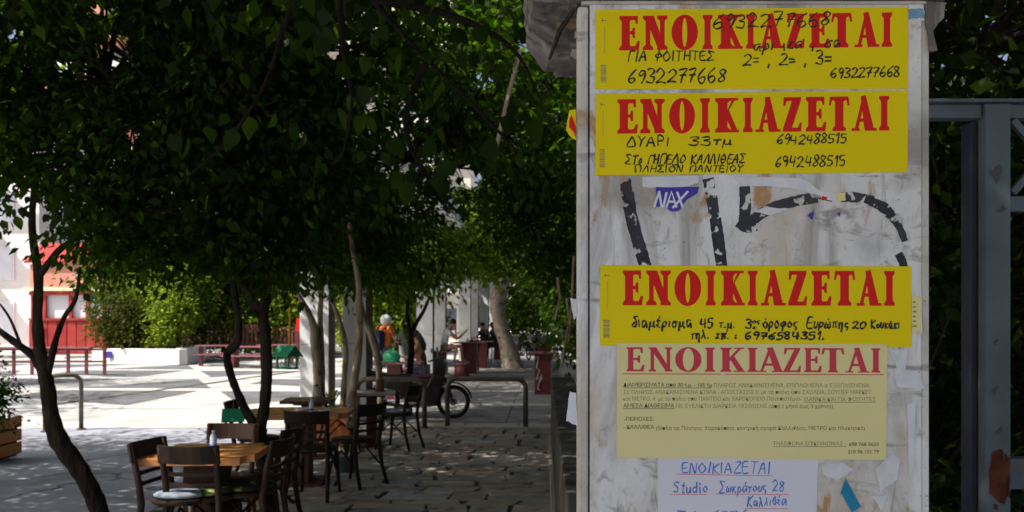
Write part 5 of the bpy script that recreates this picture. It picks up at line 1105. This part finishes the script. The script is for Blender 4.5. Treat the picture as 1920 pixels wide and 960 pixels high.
SHORTS = ['pelvis', 'hpL', 'tmL', 'hpR', 'tmR']; TROUS = SHORTS + ['knL', 'cfL', 'anL', 'knR', 'cfR', 'anR']
# man in white, sits on table edge, faces right
person('man in a white t-shirt sitting hunched on a maroon table, looking at his phone', (P(834, 700, 25.6).x, 25.6, 0), 0,
       dict(pelvis=(-.05, 0, .92), chest=(.05, 0, 1.32), neck=(.17, 0, 1.50), head=(.25, 0, 1.64), face=(.9, 0, -.45), shL=(.06, .19, 1.40), elL=(.38, .2, 1.17), wrL=(.55, .08, 1.32), shR=(.08, -.19, 1.40), elR=(.36, -.17, 1.16), wrR=(.33, -.07, 1.40),
            hpL=(.0, .1, .88), knL=(.48, .14, .95), anL=(.52, .14, .50), toL=(.68, .14, .47), hpR=(.0, -.1, .88), knR=(.36, -.16, .96), anR=(.30, -.16, .53), toR=(.46, -.18, .49)), M['skin'],
       [('shirt', TOP, M['shirt_white'], .028), ('shorts', SHORTS, M['khaki'], .02)], ('short', M['hair']))
o = MB().box((0, 0, 0), (.015, .08, .16), M=Matrix.Rotation(.6, 3, 'Y')).build('phone', M['black_plastic']); o.location = (P(834, 700, 25.6).x + .66, 25.66, 1.42); tag(o, 'black phone in the hand of the man in white', 'phone')
person('woman in a brown top with long dark hair sitting on a stool, facing left', (P(792, 745, 18.8).x, 18.85, 0), math.pi - .25,
       dict(pelvis=(0, 0, .62), chest=(.06, 0, 1.05), neck=(.11, 0, 1.22), head=(.17, 0, 1.36), face=(1, 0, -.1), shL=(.06, .16, 1.14), elL=(.22, .2, .88), wrL=(.45, .12, .90), shR=(.06, -.16, 1.14), elR=(.2, -.2, .88), wrR=(.44, -.12, .89),
            hpL=(.02, .1, .6), knL=(.45, .13, .60), anL=(.45, .13, .12), toL=(.6, .13, .06), hpR=(.02, -.1, .6), knR=(.45, -.13, .60), anR=(.40, -.13, .12), toR=(.56, -.13, .06)), M['skin_tan'],
       [('top', ['pelvis', 'waist', 'chest'], M['brown_cloth'], .018), ('shorts', SHORTS, M['denim'], .02)], ('long', M['hair']))
person('delivery rider in an orange jersey and white helmet straddling the scooter, seen from behind', (P(716, 740, 19.7).x, 19.75, 0), .9,
       dict(pelvis=(0, 0, 1.0), chest=(.08, 0, 1.42), neck=(.10, 0, 1.57), head=(.12, 0, 1.68), face=(1, 0, 0), shL=(.06, .2, 1.51), elL=(.22, .28, 1.25), wrL=(.40, .12, 1.14), shR=(.06, -.21, 1.51), elR=(.1, -.34, 1.25), wrR=(.34, -.33, 1.12),
            hpL=(0, .1, .95), knL=(.1, .2, .52), anL=(0, .24, .10), toL=(.15, .25, .06), hpR=(0, -.1, .95), knR=(.1, -.22, .52), anR=(.02, -.26, .10), toR=(.18, -.27, .06)), M['skin_tan'],
       [('jersey', TOP, M['orange'], .03), ('trousers', TROUS, M['denim'], .018)], None, M['white_plastic'])
bk = thing('backpack', 'black backpack on the back of the delivery rider', 'bag', (P(716, 740, 19.7).x, 19.75, 0), .9)
MB().box((-.16, 0, 1.24), (.20, .36, .46)).build('bag_body', M['navy'], bk, bevel=.05)
for s in (-1, 1): MB().tube([(-.1, s * .1, 1.46), (.06, s * .13, 1.60), (.20, s * .12, 1.46), (.2, s * .14, 1.2)], .018, 6).build('strap', M['navy'], bk)
for (px, d, rz, top, lab, sg) in ((909, 32.2, 2.6, 'navy', 'young man in a dark shirt resting his arm on the maroon table', 1), (928, 33.6, 2.75, 'black_plastic', 'young man with folded arms sitting behind the one in the dark shirt', -1)):
    person(lab, (P(px, 680, d).x, d, 0), rz,
           dict(pelvis=(0, 0, .84), chest=(.04, 0, 1.24), neck=(.07, 0, 1.41), head=(.12, 0, 1.55), face=(.8, .6, 0), shL=(.04, .19, 1.32), elL=(.22, .28, 1.08), wrL=(.46, .15, 1.08), shR=(.04, -.19, 1.32), elR=(.2, -.26, 1.08), wrR=(.44, -.02, 1.07),
                hpL=(.02, .1, .8), knL=(.44, .14, .80), anL=(.40, .14, .36), toL=(.54, .14, .30), hpR=(.02, -.1, .8), knR=(.44, -.14, .80), anR=(.38, -.14, .36), toR=(.52, -.14, .30)), M['skin_tan'],
           [('shirt', TOP, M[top], .022), ('trousers', TROUS, M['navy'], .016)], ('short', M['hair']))
for px, d, z, lab in ((876, 27.6, 1.022, 'white cup on the maroon table before the man in white'), (884, 27.7, 1.022, 'dark can on the maroon table before the man in white')):
    o = thing('cup', lab, 'cup', (P(px, 0, d).x, d, z)); MB().lathe([(.01, 0), (.04, 0), (.045, .12), (.04, .12), (.02, .02)], n=12).build('body', M['white_plastic' if 'white cup' in lab else 'grey_plastic'], o, True)

# ------------------------------------------------------------------ far left: kiosk, planter, rails, play fences
kx0, kx1 = P(52, 0, 45).x, P(196, 0, 45).x; kc = (kx0 + kx1) / 2; kw = kx1 - kx0
kk = thing('kiosk', 'red panelled kiosk with white window panes, behind the rails', 'kiosk', (kc, 46.5, 0))
MB().box((0, .2, .9), (kw, 3, 1.8)).build('lower_wall', M['kiosk_red'], kk); MB().box((0, .2, 4.1), (kw, 3, 1.3)).build('fascia', M['plaster_salmon'], kk)
MB().box((0, .3, 2.6), (kw - .1, 2.8, 1.5)).build('window_band', M['glass_white'], kk)  # windows are one plain white band
for x in (-kw / 2 + .12, -kw / 2 + .75, 0.1, 1.0, kw / 2 - .12): MB().box((x, -1.22, 2.6), (.16, .14, 1.5)).build('mullion', M['kiosk_red'], kk)
MB().box((-.2, -1.4, 3.43), (kw + .1, .16, .2)).build('cornice', M['cream'], kk); MB().box((0, -1.36, 1.83), (kw + .04, .1, .12)).build('sill', M['kiosk_red'], kk); MB().box((0, -1.34, 3.2), (kw, .12, .2)).build('lintel', M['kiosk_red'], kk)
for i in range(8): MB().box((-kw / 2 + .2 + i * kw / 8, -1.315, .9), (kw / 8 - .06, .035, 1.7)).build('panel', M['kiosk_red'], kk)
MB().prism([(-kw / 2 - .2, -1.5, 4.8), (kw / 2 + .2, -1.5, 4.8), (kw / 2 + .2, .2, 5.9), (-kw / 2 - .2, .2, 5.9)], (0, 0, .1)).build('roof', M['kiosk_red'], kk)
MB().box((-kw / 2 + .5, -1.42, 1.3), (.42, .03, .5)).build('notice', M['paper'], kk)
def building(label, x0, x1, d, h, m, floors, cols, fh=3.1, balc=True, dep=10, name='apartment_building', pane='glass'):
    t = thing(name, label, 'building', ((x0 + x1) / 2, d, 0)); w_ = x1 - x0
    MB().box((0, dep / 2, h / 2), (w_, dep, h)).build('wall', m, t)
    MB().box((0, dep / 2, h + .2), (w_ + .5, dep + .5, .4)).build('roof', M['plaster_cream'], t)
    for f_ in range(floors):
        for c_ in range(cols):
            x = -w_ / 2 + (c_ + .5) * w_ / cols; z = 1.9 + f_ * fh
            if z + 1 > h: continue
            fr = MB().box((x, -.03, z), (1.5, .08, 1.9)).build('window', M['white_plastic'], t); MB().box((x, -.08, z), (1.3, .03, 1.7)).build('pane', M[pane], fr)
        if balc and f_ > 0:
            z = .85 + f_ * fh
            b2 = MB().box((0, -.65, z), (w_ * .8, 1.3, .18)).build('balcony', M['plaster_white'], t); MB().box((0, -1.27, z + .5), (w_ * .8, .06, .85)).build('parapet', M['plaster_white'], b2)
    return t
building('white apartment block glowing behind the left edge', -52, -26.6, 48, 13, M['plaster_white'], 4, 6, pane='glass_white')  # panes whitened so the front looks overexposed
building('low white building left of the kiosk', P(-160, 0, 49).x, P(44, 0, 49).x, 49, 4.2, M['plaster_white'], 1, 1, balc=False, dep=5, name='low_building')
building('salmon apartment block behind the upper left foliage', -34, -20, 62, 26, M['plaster_salmon'], 8, 4)
building('cream apartment block with white balconies behind the middle trees', -17, -3.2, 66, 27, M['plaster_cream'], 8, 4)
building('white block closing the far end of the walkway', -1.0, 14, 105, 9, M['plaster_white'], 2, 4, dep=8)
pw = thing('planter_wall', 'long low white planter wall in front of the bushes across the plaza', 'planter', (P(278, 680, 34).x, 34.5, 0))
xa, xb, xc = P(172, 0, 34).x, P(336, 0, 33.2).x, P(386, 0, 37).x; lx_ = pw.location.x
MB().prism([(xa - lx_, 0 - .5, 0), (xb - lx_, -1.3, 0), (xb - lx_ + .25, -1.1, 0), (xa - lx_, -.2, 0)], (0, 0, .62)).build('front_wall', M['plaster_white'], pw, bevel=.02)
MB().prism([(xb - lx_ + .01, -1.3, 0), (xc - lx_, 2.5, 0), (xc - lx_ - .25, 2.5, 0), (xb - lx_ - .25, -1.0, 0)], (0, 0, .64)).build('side_wall', M['plaster_white'], pw, bevel=.02)
MB().prism([(xa - lx_ + .1, -.15, .0), (xb - lx_ - .2, -1.0, 0), (xc - lx_ - .3, 2.4, 0), (xa - lx_ + .1, 3, 0)], (0, 0, .52)).build('soil', M['soil'], pw)
MB().box((P(210, 0, 34).x - lx_, -.72 - .02, .38), (.26, .01, .26)).build('blue_mark', M['purple'], pw)
hb = thing('hedge', 'mixed leafy bushes filling the white planter', 'hedge', (lx_, 35.5, 0)); 
crown(hb, [E(225, 600, 35, 1.3, 1, 1.4), E(262, 620, 35, 1.2, 1, 1.1), E(300, 590, 36, 1.0, 1, 1.6), E(370, 590, 38, .9, 1.2, 1.8)], 260, 44, .28, .15, M['leaf_hedge']); crown(hb, [E(318, 600, 34.4, .75, .6, 1.4)], 90, 40, .22, .17, M['leaf_light'], cname='light_bush')
# maroon rails in front of the kiosk
rl = thing('railing', 'maroon rail fence across the far left of the plaza', 'railing', (P(70, 700, 27).x, 27, 0)); ox = rl.location.x
for z in (.42, .8): MB().box((P(40, 0, 27).x - ox, 0, z), (P(200, 0, 27).x - P(-120, 0, 27).x, .05, .06)).build('rail', M['maroon'], rl)
for px in range(-110, 200, 34): MB().box((P(px, 0, 27).x - ox, 0, .43), (.09, .06, .86)).build('post', M['maroon'], rl)
MB().box((P(60, 0, 27).x - ox, .0, .86), (P(185, 0, 27).x - P(-40, 0, 27).x, .35, .05)).build('top_board', M['maroon_top'], rl)
# picnic tables / low maroon fences
def slat_fence(label, px0, px1, d, h, z0=0.0, ny=0):
    x0, x1 = P(px0, 0, d).x, P(px1, 0, d).x; t = thing('slat_fence', label, 'fence', ((x0 + x1) / 2, d, 0), ny); w_ = x1 - x0; n = int(w_ / .17)
    for i in range(n): MB().box((-w_ / 2 + (i + .5) * w_ / n, 0, z0 + h / 2), (.1, .025, h)).build('slat', M['maroon'], t)
    for z in (z0 + .12, z0 + h - .08): MB().box((0, .03, z), (w_, .03, .07)).build('rail', M['maroon'], t)
slat_fence('maroon slat fence right of the green bushes, in shade', 376, 440, 40, 1.25, .45, .25); slat_fence('bright maroon slat fence between the two dark tree trunks', 452, 484, 38, 1.0, .55); slat_fence('maroon slat fence right of the forked tree', 502, 566, 39, 1.1, .35, -.1)
def bench(label, px, d, rz=0):
    t = thing('picnic_table', label, 'table', (P(px, 0, d).x, d, 0), rz, group='maroon picnic tables on the plaza')
    for i in range(4): MB().box((0, -.3 + i * .2, .76), (1.5, .18, .04)).build('plank', M['maroon_top'], t)
    for s in (-1, 1):
        MB().box((s * .55, 0, .37), (.1, .5, .74)).build('leg', M['maroon'], t)
    for s in (-1, 1): MB().box((0, s * .7, .44), (1.5, .26, .04)).build('seat', M['maroon_top'], t); MB().box((s * .5, 0, .4), (.06, 1.5, .06)).build('seat_arm', M['maroon'], t)
bench('maroon picnic table nearest the white planter', 405, 33, .2); bench('maroon picnic table between the two dark trunks', 468, 31.5, -.1); bench('maroon picnic table right of the forked tree', 520, 34, .1)
rp = thing('play_panel', 'bright red panel left of the white pillars', 'panel', (P(590, 0, 36).x, 36, 0)); MB().box((0, 0, 1.55), (1.6, .06, .55)).build('board', M['print_red'], rp, bevel=.02)
for s in (-1, 1): MB().box((s * .7, 0, .65), (.09, .09, 1.3)).build('post', M['maroon'], rp)
for i in range(9): MB().box((-.64 + i * .16, 0, .7), (.05, .04, 1.0)).build('bar', M['maroon'], rp)
